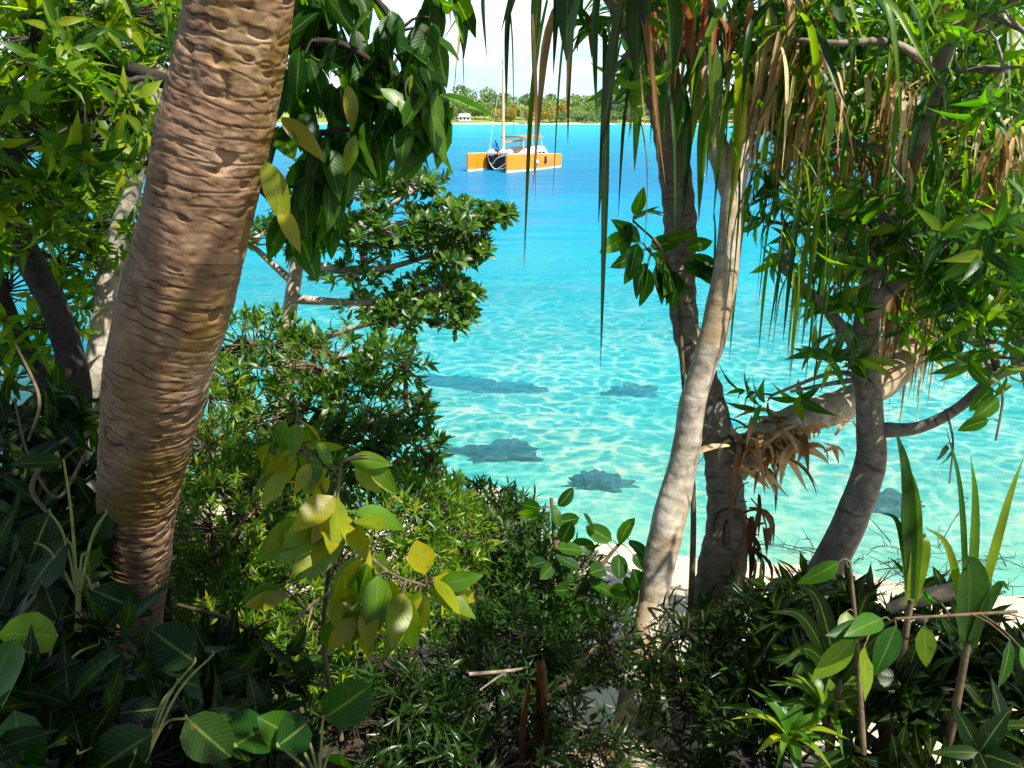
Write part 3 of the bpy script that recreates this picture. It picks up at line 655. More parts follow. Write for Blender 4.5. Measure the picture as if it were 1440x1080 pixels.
shrub('narrow_leaved_bush', 'shaded open bush of dark narrow leaves at the bottom edge above bright sand', 'bush', b,
      [[(640, 1120, 3.2, 22), (600, 1010, 3.3, 12), (540, 930, 3.3, 7)], [(640, 1120, 3.2, 20), (720, 1010, 3.3, 12), (800, 960, 3.4, 7)], [(640, 1120, 3.2, 20), (480, 1030, 3.2, 8)]],
      [(580, 940, 3.4, 110, 45, .4, 110, .43), (700, 975, 3.4, 100, 55, .4, 130, .43), (820, 1000, 3.4, 80, 60, .4, 100, .42), (520, 1040, 3.1, 100, 50, .35, 110, .38), (680, 1060, 3.1, 120, 40, .3, 120, .38), (420, 1010, 3.3, 80, 50, .3, 80, .38), (850, 920, 3.8, 70, 40, .3, 80, .38), (740, 900, 3.7, 80, 30, .3, 80, .4)],
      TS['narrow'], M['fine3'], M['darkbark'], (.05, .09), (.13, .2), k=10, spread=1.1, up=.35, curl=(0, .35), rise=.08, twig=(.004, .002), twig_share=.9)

# ------------------------------------------------------------------ big leaved climber in the middle
def leafy(name, label, cat, base, stems, spots, T, mat, stemmat, Lr, Wr, droop=-.6, jit=.35, k=(1, 1), group=None, tilt=(.2, -.6, .7), curl=(0, .3)):
    """a plant with few, big, individually placed leaves; spots are (px,py,d[,len])"""
    root = thing(name, base, label, cat, group); gs, gl = Geo(), Geo(); nodes = []
    for path in stems:
        P, r = pp(path); tube(gs, P, r, 7, len(path) * 6); nodes.append(spline(P, 30)[4:])
    nodes = np.concatenate(nodes)
    for sp_ in spots:
        c = at(*sp_[:3]); hb = nodes[((nodes - c) ** 2).sum(1).argmin()]
        for q in range(rng.integers(k[0], k[1] + 1)):
            cc = c + rng.normal(0, .02, 3) * (q > 0)
            tube(gs, [hb, (hb + cc) / 2 + [0, 0, .01], cc], [.003, .0025, .002], 5, 5)
            out = cc - hb; out = out / (np.linalg.norm(out) + 1e-6) + np.array([0, 0, droop]) + rng.normal(0, jit, 3)
            L_ = sp_[3] if len(sp_) > 3 else rng.uniform(*Lr)
            leaves(gl, T, cc[None], norm(out)[None], (np.array(tilt) + rng.normal(0, .35, 3))[None], L_, L_ * rng.uniform(*Wr), rng.uniform(*curl), fold=.2)
    gs.build('stem', stemmat, root, base); gl.build('foliage', mat, root, base); return root
b = floor_at(at(470, 1000, 2.7))
leafy('large_leaved_sapling', 'sapling with large sunlit yellow green oval leaves in front of the fine leaved bush', 'plant', b,
      [[(480, 1040, 2.7, 8), (455, 900, 2.6, 7), (470, 740, 2.5, 6), (480, 650, 2.5, 5)], [(470, 720, 2.5, 6), (430, 640, 2.5, 4), (415, 560, 2.5, 3)], [(470, 730, 2.5, 6), (540, 800, 2.4, 5), (600, 825, 2.4, 4)], [(455, 880, 2.6, 5), (420, 850, 2.6, 3)]],
      [(475, 700, 2.4, .15), (500, 720, 2.4, .16), (455, 720, 2.45, .2), (440, 740, 2.45, .17), (470, 740, 2.45, .18), (505, 785, 2.4, .15), (520, 790, 2.42, .14), (545, 815, 2.4, .17), (565, 830, 2.4, .16), (590, 830, 2.4, .16), (605, 830, 2.38, .15), (615, 822, 2.38, .13),
       (420, 590, 2.5, .1), (410, 630, 2.5, .12), (400, 645, 2.5, .12), (440, 625, 2.5, .09), (430, 600, 2.5, .1), (500, 650, 2.5, .13), (520, 640, 2.5, .12), (460, 660, 2.5, .1), (400, 830, 2.5, .12), (510, 860, 2.4, .12), (470, 860, 2.5, .12), (540, 840, 2.45, .16), (380, 640, 2.6, .1), (480, 830, 2.45, .12)],
      TB['ovate'], M['vine'], M['twig'], (.1, .16), (.42, .55), droop=-.9, jit=.45, k=(2, 4))
b = floor_at(at(790, 860, 4.5))
leafy('round_leaved_sapling', 'upright sapling with round green leaves standing out against the shallows', 'plant', b,
      [[(800, 900, 4.4, 14), (785, 800, 4.4, 8), (775, 700, 4.4, 5)], [(800, 860, 4.4, 9), (850, 790, 4.4, 6), (880, 755, 4.4, 4)], [(800, 860, 4.4, 8), (830, 800, 4.3, 5)]],
      [(760, 715, 4.4, .12), (778, 710, 4.4, .11), (785, 712, 4.4, .12), (780, 735, 4.4, .14), (800, 770, 4.4, .15), (820, 775, 4.4, .15), (835, 750, 4.4, .14), (860, 760, 4.4, .15), (885, 760, 4.4, .15), (870, 780, 4.4, .16), (850, 800, 4.35, .16), (830, 820, 4.3, .16), (880, 810, 4.4, .16), (800, 830, 4.3, .15), (860, 840, 4.3, .16), (900, 830, 4.3, .15), (770, 790, 4.4, .13), (890, 780, 4.3, .14), (840, 850, 4.3, .15), (815, 800, 4.3, .14)],
      TB['round'], M['bigleaf'], M['twig'], (.1, .16), (.5, .65), droop=.15, jit=.6, k=(1, 2))

# ------------------------------------------------------------------ screw pines
def tuft(gg, gd, c, n=34, nd=40, L_=(.8, 1.25), W_=(.035, .06), axis_el=90, dryL=(.5, 1.0), aim=None, lo=-1.3):
    """spiral head of strap leaves with a skirt of dead ones"""
    az = np.arange(n) * 2.39996 + rng.uniform(0, 6); u = np.arange(n) / n
    e0 = R(75) - u * R(85) + rng.normal(0, .12, n); e1 = R(5) - u * R(85) + rng.normal(0, .2, n); e1 = np.maximum(e1, lo - .2)
    P = np.asarray(c) + np.stack([np.cos(az) * .04, np.sin(az) * .04, .12 - u * .2], -1)
    blades(gg, P, az, e0, e1, rng.uniform(*L_, n), rng.uniform(*W_, n), rng.uniform(.25, .5, n), 14, .4, twist=rng.normal(0, .25, n))
    if nd:
        az = rng.uniform(0, 6.28, nd)
        P = np.asarray(c) + np.stack([np.cos(az) * .06, np.sin(az) * .06, rng.uniform(-.35, -.05, nd)], -1)
        blades(gd, P, az, rng.uniform(-.6, .2, nd), rng.uniform(-1.6, -1.35, nd), rng.uniform(*dryL, nd), rng.uniform(.02, .04, nd), rng.uniform(.05, .2, nd), 10, .7, twist=rng.normal(0, .6, nd))
def hang(g, px, py, d, n, L_, W_, sx=25, sd=.15, e0=(-1.0, -.2), e1=(-1.6, -1.5)):
    k = d / F
    P = at(px, py, d) + np.stack([rng.normal(0, sx * k, n), rng.normal(0, sd, n), rng.normal(0, .06, n)], -1)
    blades(g, P, rng.uniform(0, 6.28, n), rng.uniform(*e0, n), rng.uniform(*e1, n), rng.uniform(*L_, n), rng.uniform(*W_, n), rng.uniform(.05, .25, n), 14, .5, twist=rng.normal(0, .4, n))

# A: twisted pale trunk
b = floor_at(at(905, 985, 4.4))
root = thing('screw_pine', b, 'screw pine with pale sunlit twisting trunk, the one curving to the lower left', 'tree', 'screw pines on the bank')
g = Geo()
limb(g, [(905, 1000, 4.45, 40), (916, 860, 4.3, 40), (938, 740, 4.25, 48), (961, 650, 4.2, 40), (976, 560, 4.12, 37), (1000, 480, 4.05, 38), (1018, 400, 4.0, 37), (1026, 330, 3.97, 33), (1035, 240, 3.95, 33), (1055, 150, 3.9, 30), (1075, 60, 3.85, 28), (1080, -20, 3.85, 26)], 28, 150, True, ring=23, ra=.0012)
limb(g, [(1031, 280, 3.97, 34), (1005, 190, 4.0, 30), (985, 120, 4.0, 28), (975, 20, 4.0, 26)], 16, 40, ring=55, ra=.004)
g.build('trunk', M['pale'], root, b)
for k, path in enumerate([[(918, 850, 4.28, 40), (898, 930, 4.2, 34), (880, 1010, 4.1, 32), (868, 1090, 4.05, 30)], [(912, 880, 4.3, 38), (915, 980, 4.15, 28), (925, 1080, 4.0, 26)], [(922, 860, 4.3, 30), (945, 960, 4.3, 24), (960, 1060, 4.2, 22)]]):
    gr = Geo(); limb(gr, path, 12, 30); gr.build('prop_root', M['pale'], root, b)
gg, gd = Geo(), Geo()
tuft(gg, gd, at(1090, -60, 3.85), 36, 26, dryL=(.4, .75)); tuft(gg, gd, at(970, -50, 4.0), 30, 14, (.6, .9), dryL=(.3, .6))
hang(gg, 1100, 250, 3.8, 6, (.6, 1.0), (.014, .03), 40); hang(gg, 1130, 330, 3.9, 8, (.5, .75), (.012, .02), 40); hang(gd, 1105, 80, 3.9, 10, (.4, .7), (.014, .028), 35); hang(gg, 1050, 80, 3.7, 14, (.4, .7), (.04, .06), 60)
gg.build('crown', M['pand'], root, b); gd.build('dead_leaf_skirt', M['dry'], root, b)

# B: trunk that crosses behind, crown leaning over the gap
b = floor_at(at(1000, 900, 4.6))
root = thing('screw_pine', b, 'screw pine with dark grey trunk crossing behind the pale one, leaves dangling over the boat', 'tree', 'screw pines on the bank')
g = Geo()
limb(g, [(1000, 960, 4.65, 76), (1009, 850, 4.55, 70), (1022, 740, 4.45, 60), (1014, 640, 4.42, 46), (992, 540, 4.45, 40), (966, 470, 4.5, 38), (957, 380, 4.5, 42), (955, 300, 4.45, 46), (940, 180, 4.3, 44), (915, 90, 4.0, 42), (875, 0, 3.6, 46), (835, -80, 3.3, 44)], 28, 160, True, ring=60, ra=.005)
g.build('trunk', M['grey'], root, b)
g = Geo(); limb(g, [(1030, 660, 4.42, 44), (1080, 612, 4.4, 46), (1140, 585, 4.4, 46), (1200, 562, 4.45, 44), (1262, 520, 4.5, 42), (1300, 450, 4.55, 40), (1320, 370, 4.6, 38)], 20, 80, ring=60, ra=.005)
g.build('limb', M['pale'], root, b)
gg, gd, gr = Geo(), Geo(), Geo()
tuft(gg, gd, at(835, -130, 3.2), 44, 8, (.5, .8), (.045, .075)); tuft(gg, gd, at(790, -300, 2.7), 46, 0, (.5, .8), (.05, .08)); tuft(gg, gd, at(950, -260, 2.9), 40, 0, (.5, .8), (.05, .08)); tuft(gg, gd, at(1330, 320, 4.6), 34, 0, (.6, 1.0))  # unseen upper heads added to shade the dangling blades
ge = Geo(); hang(ge, 1285, 380, 4.5, 90, (.5, .85), (.014, .028), 24, .1); ge.build('straw_skirt', M['dry'], root, b); hang(gd, 940, 60, 4.2, 16, (.35, .55), (.02, .035), 22, .1)
hang(gr, 965, 5, 3.6, 30, (.1, .3), (.02, .04), 40, .15)
# broad blades that dangle straight down with long thin tips
for px, py, d, L_, W_ in [(650, -40, 2.7, .35, .05), (690, -60, 2.6, .4, .07), (735, -60, 2.6, .62, .075), (765, -90, 2.7, .7, .04), (800, -60, 2.7, .42, .08), (860, -70, 2.9, .75, .085), (820, -60, 2.8, .8, .03), (880, -20, 3.0, 1.15, .05), (905, 60, 3.4, .95, .06), (930, 90, 3.5, 1.0, .05), (895, 150, 3.4, .8, .03), (700, -60, 2.6, .55, .02), (660, 20, 2.8, .3, .02), (770, 0, 2.8, .9, .02), (850, 40, 3.2, 1.3, .03), (640, -60, 2.8, .3, .06), (960, 120, 3.6, .8, .05), (1000, 60, 3.6, .6, .07), (900, -40, 3.0, .5, .09), (940, -20, 3.1, .45, .09)]:
    if W_ > .03: L_ *= .74
    blades(gg, np.array([at(px, py, d)]), rng.uniform(0, 6.28), -1.2, rng.uniform(-1.62, -1.5), L_, W_, .2, 20, .3, twist=rng.normal(0, .3))
blades(gd, np.array([at(668, -40, 2.7), at(672, -50, 2.72)]), [2.9, 3.0], -1.2, [-1.45, -1.4], [.42, .36], [.022, .03], .3, 14)
blades(gd, np.array([at(748, 20, 2.75)]), [0.5], -1.5, -1.56, .62, .024, .3, 14)
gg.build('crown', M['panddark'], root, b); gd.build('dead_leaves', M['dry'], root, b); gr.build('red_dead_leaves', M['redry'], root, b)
# shaggy clump of dead leaves where the limb leaves the trunk
gc = Geo(); c0 = at(1085, 625, 4.3); n = 120
pts = c0 + rng.normal(0, 1, (n, 3)) * [.12, .06, .05]; az = rng.uniform(0, 6.28, n)
blades(gc, pts, az, rng.uniform(-.5, .9, n), rng.uniform(-1.5, -.6, n), rng.uniform(.12, .3, n), rng.uniform(.025, .05, n), rng.uniform(.2, .6, n), 8, .6, twist=rng.normal(0, .8, n))
gc.build('dead_leaf_clump', M['dry'], root, b)
gc = Geo(); n = 36; pts = at(1050, 740, 4.35) + rng.normal(0, 1, (n, 3)) * [.06, .04, .14]
blades(gc, pts, rng.uniform(0, 6.28, n), rng.uniform(-.8, .3, n), -1.5, rng.uniform(.15, .4, n), rng.uniform(.02, .045, n), .3, 8, .6, twist=rng.normal(0, .8, n))
gc.build('bark_shreds', M['drydark'], root, b)

# C: far right, head of dead fans
b = floor_at(at(1500, 860, 5.2))
root = thing('screw_pine', b, 'screw pine leaning in from the right edge with fans of dead straw leaves', 'tree', 'screw pines on the bank')
g = Geo(); limb(g, [(1540, 960, 5.2, 60), (1500, 700, 5.1, 52), (1440, 450, 5.0, 48), (1370, 280, 4.9, 44), (1290, 130, 4.7, 40), (1255, 60, 4.6, 36)], 20, 70, True, ring=55, ra=.005)
limb(g, [(1440, 450, 5.0, 40), (1450, 300, 4.9, 36), (1440, 190, 4.7, 34)], 14, 30, ring=55, ra=.004)
g.build('trunk', M['grey'], root, b)
gg, gd = Geo(), Geo()
tuft(gg, gd, at(1260, 60, 4.5), 50, 30, (.7, 1.1), (.04, .06)); gd2 = Geo(); tuft(gg, gd2, at(1435, 150, 4.6), 46, 30, (.6, 1.0), (.04, .06)); tuft(gg, gd, at(1360, -40, 4.4), 24, 20, (.7, 1.1), (.04, .065)); tuft(gg, gd, at(1150, -30, 4.2), 24, 20, (.7, 1.1), (.04, .065))
tuft(gg, gd, at(1195, 190, 4.15), 30, 16, (.35, .65), (.025, .04), dryL=(.25, .45)); tuft(gg, gd, at(1300, 215, 4.2), 30, 20, (.35, .65), (.025, .04), dryL=(.25, .45)); tuft(gg, gd2, at(1400, 235, 4.0), 30, 0, (.35, .6), (.025, .04), dryL=(.25, .4)); tuft(gg, gd, at(1130, 110, 4.0), 26, 16, (.35, .65), (.022, .035), dryL=(.3, .5))
for px, py, d, n, l0, l1 in [(1268, 120, 3.7, 34, .16, .34), (1275, 210, 3.75, 18, .1, .25), (1425, 190, 3.6, 26, .15, .3), (1165, 120, 3.7, 22, .2, .42), (1110, 60, 3.7, 16, .3, .6)]:
    hang(gd2 if px > 1400 else gd, px, py, d, n, (l0, l1), (.012, .03), 16, .08, (-1.2, -.3), (-1.62, -1.2))
for px, py, d, n in [(1160, 30, 3.7, 10), (1230, 20, 3.8, 12), (1330, 20, 3.8, 14), (1390, 110, 3.6, 12), (1340, 160, 3.8, 14), (1200, 110, 3.8, 12), (1100, 20, 3.7, 7)]:
    hang(gg, px, py, d, n, (.3, .62), (.018, .036), 40, .15, (-.9, .5), (-1.55, -.9))
hang(gg, 1110, 200, 3.7, 9, (.6, 1.0), (.008, .016), 45, .15); hang(gg, 1150, 330, 3.9, 12, (.35, .7), (.008, .018), 60, .15); hang(gd, 1220, 380, 4.4, 26, (.2, .5), (.008, .018), 50, .15); hang(gg, 1180, 260, 3.8, 10, (.4, .8), (.008, .014), 50, .15)
hang(gd, 1272, 140, 4.4, 40, (.25, .45), (.02, .04), 22, .1, (-.9, -.4), (-1.6, -1.3)); hang(gd2, 1430, 225, 4.4, 26, (.2, .35), (.02, .04), 10, .1); hang(gd, 1170, 130, 4.3, 20, (.3, .6), (.015, .03), 30, .1)
gg.build('crown', M['pand'], root, b); gd.build('dead_leaf_skirt', M['dry'], root, b)

gd2.build('dead_leaf_skirt', M['dry'], root, b)
# ------------------------------------------------------------------ leaning grey tree with side branch and broad leaves
b = floor_at(at(1130, 850, 4.3))
shrub('grey_leaning_tree', 'smooth grey leaning tree with a thin branch to the right and broad glossy leaves', 'tree', b,
      [[(1125, 900, 4.3, 54), (1152, 820, 4.2, 50), (1194, 735, 4.1, 46), (1224, 650, 4.05, 42), (1224, 590, 4.05, 38), (1218, 500, 4.05, 38), (1225, 410, 4.0, 36), (1250, 310, 3.9, 30), (1300, 180, 3.8, 26), (1340, 40, 3.7, 20)],
       [(1232, 605, 4.05, 24), (1290, 602, 3.95, 17), (1345, 575, 3.85, 15), (1400, 530, 3.8, 14), (1460, 505, 3.7, 12)], [(1222, 430, 4.0, 26), (1290, 380, 3.8, 16), (1370, 340, 3.6, 12), (1460, 330, 3.5, 8)], [(1215, 500, 4.05, 22), (1150, 420, 4.0, 13), (1100, 380, 4.0, 8)],
       [(1320, 100, 3.75, 16), (1250, 60, 3.7, 12), (1160, 60, 3.7, 9), (1000, 40, 3.9, 6), (900, 20, 3.8, 4)], [(1330, 60, 3.72, 22), (1800, -250, 2.6, 22), (3000, -900, 1.5, 30), (5000, -1500, 1.0, 30)]],  # last path is an unseen overhead bough, added to carry shading leaves
      [(1380, 340, 3.5, 90, 50, .5, 38, .38), (1265, 330, 3.8, 70, 50, .5, 24, .4), (1395, 410, 3.6, 60, 36, .4, 18), (1140, 320, 4.2, 75, 55, .5, 30, .4), (1190, 420, 4.2, 60, 40, .4, 12, .4), (1330, 445, 4.3, 70, 30, .4, 14), (1420, 430, 3.4, 70, 50, .4, 26), (1150, 210, 4.2, 80, 80, .5, 18, .4), (1400, 50, 3.6, 80, 50, .6, 14, .38), (1430, 60, 3.2, 60, 80, .5, 14, .35), (1390, 485, 3.6, 60, 16, .3, 8), (1165, 505, 4.0, 30, 12, .15, 4), (1100, 560, 4.1, 40, 10, .15, 3), (5200, -1604, 1.0, 1000, 420, .8, 170, .35), (3500, -1050, 1.4, 700, 300, .6, 70, .35), (2633, -1322, 1.19, 480, 300, .45, 60, .35), (960, 50, 4.2, 90, 50, .4, 26), (1080, 90, 4.1, 70, 55, .4, 24), (880, 70, 3.7, 50, 60, .4, 16)],  # the far overhead clumps are unseen, added to shade the ground plants
      TB['lance'], M['shrub'], M['grey'], (.1, .18), (.2, .32), k=8, spread=1.2, up=.0, curl=(.15, .6), rise=.1, twig=(.008, .003))
b = floor_at(at(960, 880, 4.5))
leafy('climbing_plant', 'dark broad leaved climber on the left side of the crossing trunks', 'plant', b,
      [[(970, 900, 4.4, 10), (975, 700, 4.35, 8), (960, 520, 4.35, 7), (950, 400, 4.3, 6), (910, 350, 4.2, 4)], [(950, 400, 4.3, 5), (930, 350, 4.2, 4), (890, 310, 4.2, 3)], [(975, 640, 4.3, 4), (1010, 600, 4.2, 3)]],
      [(890, 310, 4.2, .15), (885, 330, 4.2, .18), (900, 340, 4.2, .18), (915, 350, 4.2, .2), (930, 370, 4.2, .2), (945, 380, 4.2, .18), (910, 370, 4.2, .2), (935, 340, 4.2, .16), (960, 370, 4.2, .2), (950, 390, 4.2, .18), (980, 380, 4.2, .16), (890, 360, 4.2, .14), (925, 385, 4.15, .16), (965, 350, 4.2, .18), (900, 300, 4.2, .14), (985, 600, 4.2, .13)],
      TB['ovate'], M['bigleaf'], M['twig'], (.16, .24), (.42, .55), droop=-.4, jit=.6, k=(2, 2))
bb = floor_at(at(1560, 800, 6.2))
shrub('coastal_tree', 'sunlit yellow green tree behind the screw pines at upper right', 'tree', bb,
      [[(1560, 840, 6.2, 34), (1550, 560, 6.0, 26), (1500, 380, 5.8, 20), (1400, 260, 5.6, 14), (1260, 150, 5.4, 8)], [(1520, 420, 5.9, 18), (1480, 300, 5.6, 12), (1430, 150, 5.5, 8)], [(1400, 260, 5.6, 10), (1250, 280, 5.4, 8), (1120, 200, 5.2, 5)], [(1510, 400, 5.8, 14), (1400, 370, 5.7, 9), (1300, 380, 5.7, 5)]],
      [(1130, 120, 5.2, 80, 100, .5, 70, .38), (1240, 170, 5.4, 100, 120, .6, 120, .36), (1380, 170, 5.5, 100, 130, .6, 120, .34), (1300, 370, 5.7, 110, 60, .5, 80, .36), (1420, 380, 5.6, 60, 80, .5, 60, .34), (1170, 300, 5.4, 70, 60, .4, 40, .4), (1280, 20, 5.2, 150, 50, .6, 80, .36)],
      TS['lance'], M['lance'], M['twig'], (.09, .16), (.22, .34), k=8, spread=1.2, up=.15, curl=(.1, .5), rise=.07)
leafy('hanging_vine', 'thin vine with paired oval leaves dangling below the side branch at right', 'vine', at(1400, 500, 3.75),
      [[(1400, 525, 3.75, 5), (1410, 560, 3.75, 4), (1400, 620, 3.75, 3)], [(1330, 575, 3.85, 4), (1340, 620, 3.85, 3), (1335, 680, 3.85, 2)], [(1345, 570, 3.85, 4), (1385, 560, 3.8, 3)]],
      [(1395, 545, 3.75, .14), (1405, 560, 3.75, .15), (1420, 540, 3.75, .13), (1350, 480, 3.7, .2), (1390, 590, 3.75, .13), (1340, 630, 3.85, .1), (1330, 625, 3.85, .12), (1380, 500, 3.75, .18), (1430, 490, 3.7, .18)],
      TB['ovate'], M['bigleaf'], M['twig'], (.12, .18), (.42, .55), droop=-.8, jit=.4)

# ------------------------------------------------------------------ undergrowth lower right and bottom
b = floor_at(at(1250, 1000, 3.4))
shrub('broad_leaved_bush', 'shady bush of broad dark leaves filling the lower right corner', 'bush', b,
      [[(1250, 1060, 3.3, 20), (1220, 950, 3.3, 14), (1190, 870, 3.4, 8)], [(1250, 1060, 3.3, 20), (1320, 940, 3.2, 12), (1380, 880, 3.2, 8)], [(1250, 1060, 3.3, 16), (1120, 960, 3.3, 9)]],
      [(1170, 890, 3.5, 90, 40, .35, 30, .35), (1290, 905, 3.3, 100, 40, .4, 40, .3), (1390, 950, 3.1, 80, 70, .4, 40), (1240, 985, 3.1, 110, 50, .4, 34, .35), (1370, 1030, 2.8, 110, 60, .4, 56), (1110, 930, 3.6, 50, 50, .3, 16)],
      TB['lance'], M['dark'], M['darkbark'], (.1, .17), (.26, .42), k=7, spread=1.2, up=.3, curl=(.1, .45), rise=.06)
b = floor_at(at(1050, 1000, 3.9))
shrub('narrow_leaved_bush', 'low dark bush of narrow leaves round the foot of the crossing trunks', 'bush', b,
      [[(1050, 1040, 3.8, 18), (1010, 940, 3.9, 10), (960, 880, 4.0, 6)], [(1050, 1040, 3.8, 18), (1100, 900, 3.9, 8)]],
      [(1060, 900, 4.0, 60, 40, .3, 80, .38), (1090, 860, 4.0, 60, 30, .3, 70, .38), (1060, 960, 3.8, 90, 50, .35, 110, .38), (970, 1010, 3.7, 50, 60, .3, 70, .38), (1010, 1060, 3.4, 110, 45, .3, 110, .38), (965, 880, 4.2, 26, 30, .2, 26)],
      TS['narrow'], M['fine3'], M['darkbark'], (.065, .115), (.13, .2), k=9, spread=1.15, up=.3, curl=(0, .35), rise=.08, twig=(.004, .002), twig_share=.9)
b = on_ground(1165, 1075)
root = thing('rosette_plant', b, 'low spiky rosette of yellow green leaves on sunlit sand at bottom right', 'plant'); g = Geo()
for (px, py, d, n) in [(1160, 1000, 3.0, 22), (1110, 1040, 2.9, 16), (1220, 1010, 3.0, 14)]:
    az = np.arange(n) * 2.4; u = np.arange(n) / n
    blades(g, np.tile(at(px, py, d), (n, 1)), az, R(70) - u * R(50), R(10) - u * R(50), rng.uniform(.16, .3, n), rng.uniform(.03, .045, n), .5, 9, .3)
g.build('foliage', M['fine'], root, b)
g = Geo()
for q in [(1160, 1000, 3.0), (1110, 1040, 2.9), (1220, 1010, 3.0)]: tube(g, [b, (b + at(*q)) / 2, at(*q)], [.012, .01, .008], 7, 8)
g.build('stem', M['twig'], root, b)

def strap(px, py, d, label, spec, mat='pand'):
    b = at(px, py, d); root = thing('strap_leaved_plant', b, label, 'plant', 'strap leaved plants at lower right'); g = Geo()
    for tx, ty, dd, w in spec:
        e = at(tx, ty, dd); C = spline([b, b * .45 + e * .55 + [0, 0, .1], e], 14); s = np.linspace(0, 1, 14)
        T = norm(np.gradient(C, axis=0)); Y = norm(np.cross(T, [0, -1, .3])); Z = np.cross(T, Y)
        ww = (w * d / F / 2 * np.minimum(1, .5 + 2 * s) * np.clip((1 - s) / .6, .04, 1))[:, None]
        V = np.stack([C - Y * ww - Z * ww * .4, C, C + Y * ww - Z * ww * .4], 1).reshape(-1, 3); f, uv = strip_faces(14); g.add(V, f, uv)
    g.build('foliage', M[mat], root, b)
    h = Geo(); tube(h, [floor_at(b) - [0, 0, .05], b * .6 + floor_at(b) * .4, b + [0, 0, .02]], [.014, .014, .01], 8, 8); h.build('stem', M['twig'], root, b)
strap(1280, 850, 2.8, 'tall upright strap leaves against pale shallows, the broadest pair above the log', [(1265, 640, 2.75, 30), (1258, 600, 2.7, 20), (1295, 760, 2.8, 28), (1240, 720, 2.8, 10)])
strap(1360, 910, 2.6, 'strap leaved plant with thin forking blades rising near the right edge', [(1365, 640, 2.5, 14), (1330, 600, 2.6, 9), (1440, 640, 2.5, 14), (1352, 790, 2.5, 46), (1300, 740, 2.5, 12), (1420, 830, 2.5, 16)])
strap(1180, 960, 2.9, 'low strap leaved plant with blades splayed sideways below the log', [(1080, 860, 2.8, 20), (1120, 820, 2.8, 24), (1280, 900, 2.7, 22), (1230, 830, 2.8, 18), (1090, 940, 2.7, 20)], 'dark')
leafy('broad_leaved_seedling', 'seedling with big oval leaves hanging in front of the dark bush at lower right', 'plant', floor_at(at(1210, 1000, 2.7)),
      [[(1215, 1060, 2.6, 9), (1205, 900, 2.6, 7), (1195, 790, 2.6, 5)], [(1205, 900, 2.6, 5), (1260, 870, 2.5, 4)], [(1260, 870, 2.5, 4), (1430, 860, 2.5, 5)]],
      [(1180, 790, 2.6, .14), (1200, 900, 2.5, .17), (1215, 910, 2.5, .16), (1225, 880, 2.5, .14), (1240, 870, 2.5, .17), (1260, 880, 2.5, .16), (1310, 840, 2.6, .1), (1190, 860, 2.6, .14), (1420, 900, 2.3, .13), (1435, 910, 2.3, .13), (1300, 880, 2.5, .14)],
      TB['ovate'], M['shrub'], M['twig'], (.1, .16), (.38, .48), droop=-.7, jit=.4)

g = Geo(); limb(g, [(1250, 856, 3.2, 16), (1300, 840, 3.15, 22), (1370, 826, 3.1, 26)], 16, 30)
tag(g.build('fallen_branch', M['paletwig']), 'short pale broken branch lying among the plants at lower right', 'branch')
g = Geo()
for path in [[(1000, 560, 4.25, 6)]]: pass
def deadtwig(label, paths, mat='twig'):
    g = Geo()
    for p_ in paths: limb(g, p_, 6, 20)
    tag(g.build('dead_branch', M[mat]), label, 'branch', 'bare dead branches')
deadtwig('bare pale forked stick above the left bush near the big leaves', [[(405, 880, 2.55, 5), (440, 850, 2.5, 6), (490, 815, 2.5, 5)], [(440, 850, 2.5, 4), (432, 880, 2.5, 2)]], 'paletwig')
deadtwig('long dry brown stick slanting through the fine leaved bush', [[(250, 850, 3.0, 5), (330, 875, 2.9, 7), (390, 915, 2.85, 6), (445, 955, 2.8, 3)]], 'twig')
deadtwig('short pale stick lying across the shaded bush at bottom centre', [[(660, 948, 2.9, 6), (710, 944, 2.9, 5), (735, 940, 2.9, 3)], [(712, 944, 2.9, 4), (675, 970, 2.9, 2)]], 'paletwig')
tw = []
for k in range(46):
    x = rng.uniform(1130, 1440); y = rng.uniform(760, 850); a = on_ground(x, y); q = rng.normal(0, .35, 3); q[2] = abs(q[2]) * .35
    P = np.array([a, a + q * .5 + [0, 0, .05], a + q + [0, 0, .02]]); tw.append(P)
g = Geo()
root_p = on_ground(1300, 830)
for P in tw:
    tube(g, P, [.008, .006, .002], 5, 10)
    for j in range(4):
        s_ = P[1] + (P[2] - P[1]) * rng.random(); tube(g, [s_, s_ + rng.normal(0, .12, 3) * [1, 1, .5] + [0, 0, .04]], [.004, .0015], 4, 4)
tag(g.build('dead_twigs', M['darkbark']), 'tangle of fine bare dark twigs on the pale beach at right', 'twigs', kind='stuff')
g = Geo(); b0 = on_ground(760, 1075)
blades(g, np.array([at(752, 935, 3.0), at(760, 930, 3.0), at(768, 940, 3.02), at(745, 960, 3.0)]), [0.3, 1.4, 2.6, 4], -1.3, -1.55, [.6, .55, .6, .5], [.035, .045, .03, .03], .2, 12, .6)
tag(g.build('dead_leaf', M['drydark']), 'bundle of long brown dead straps hanging at bottom centre', 'dead leaf')

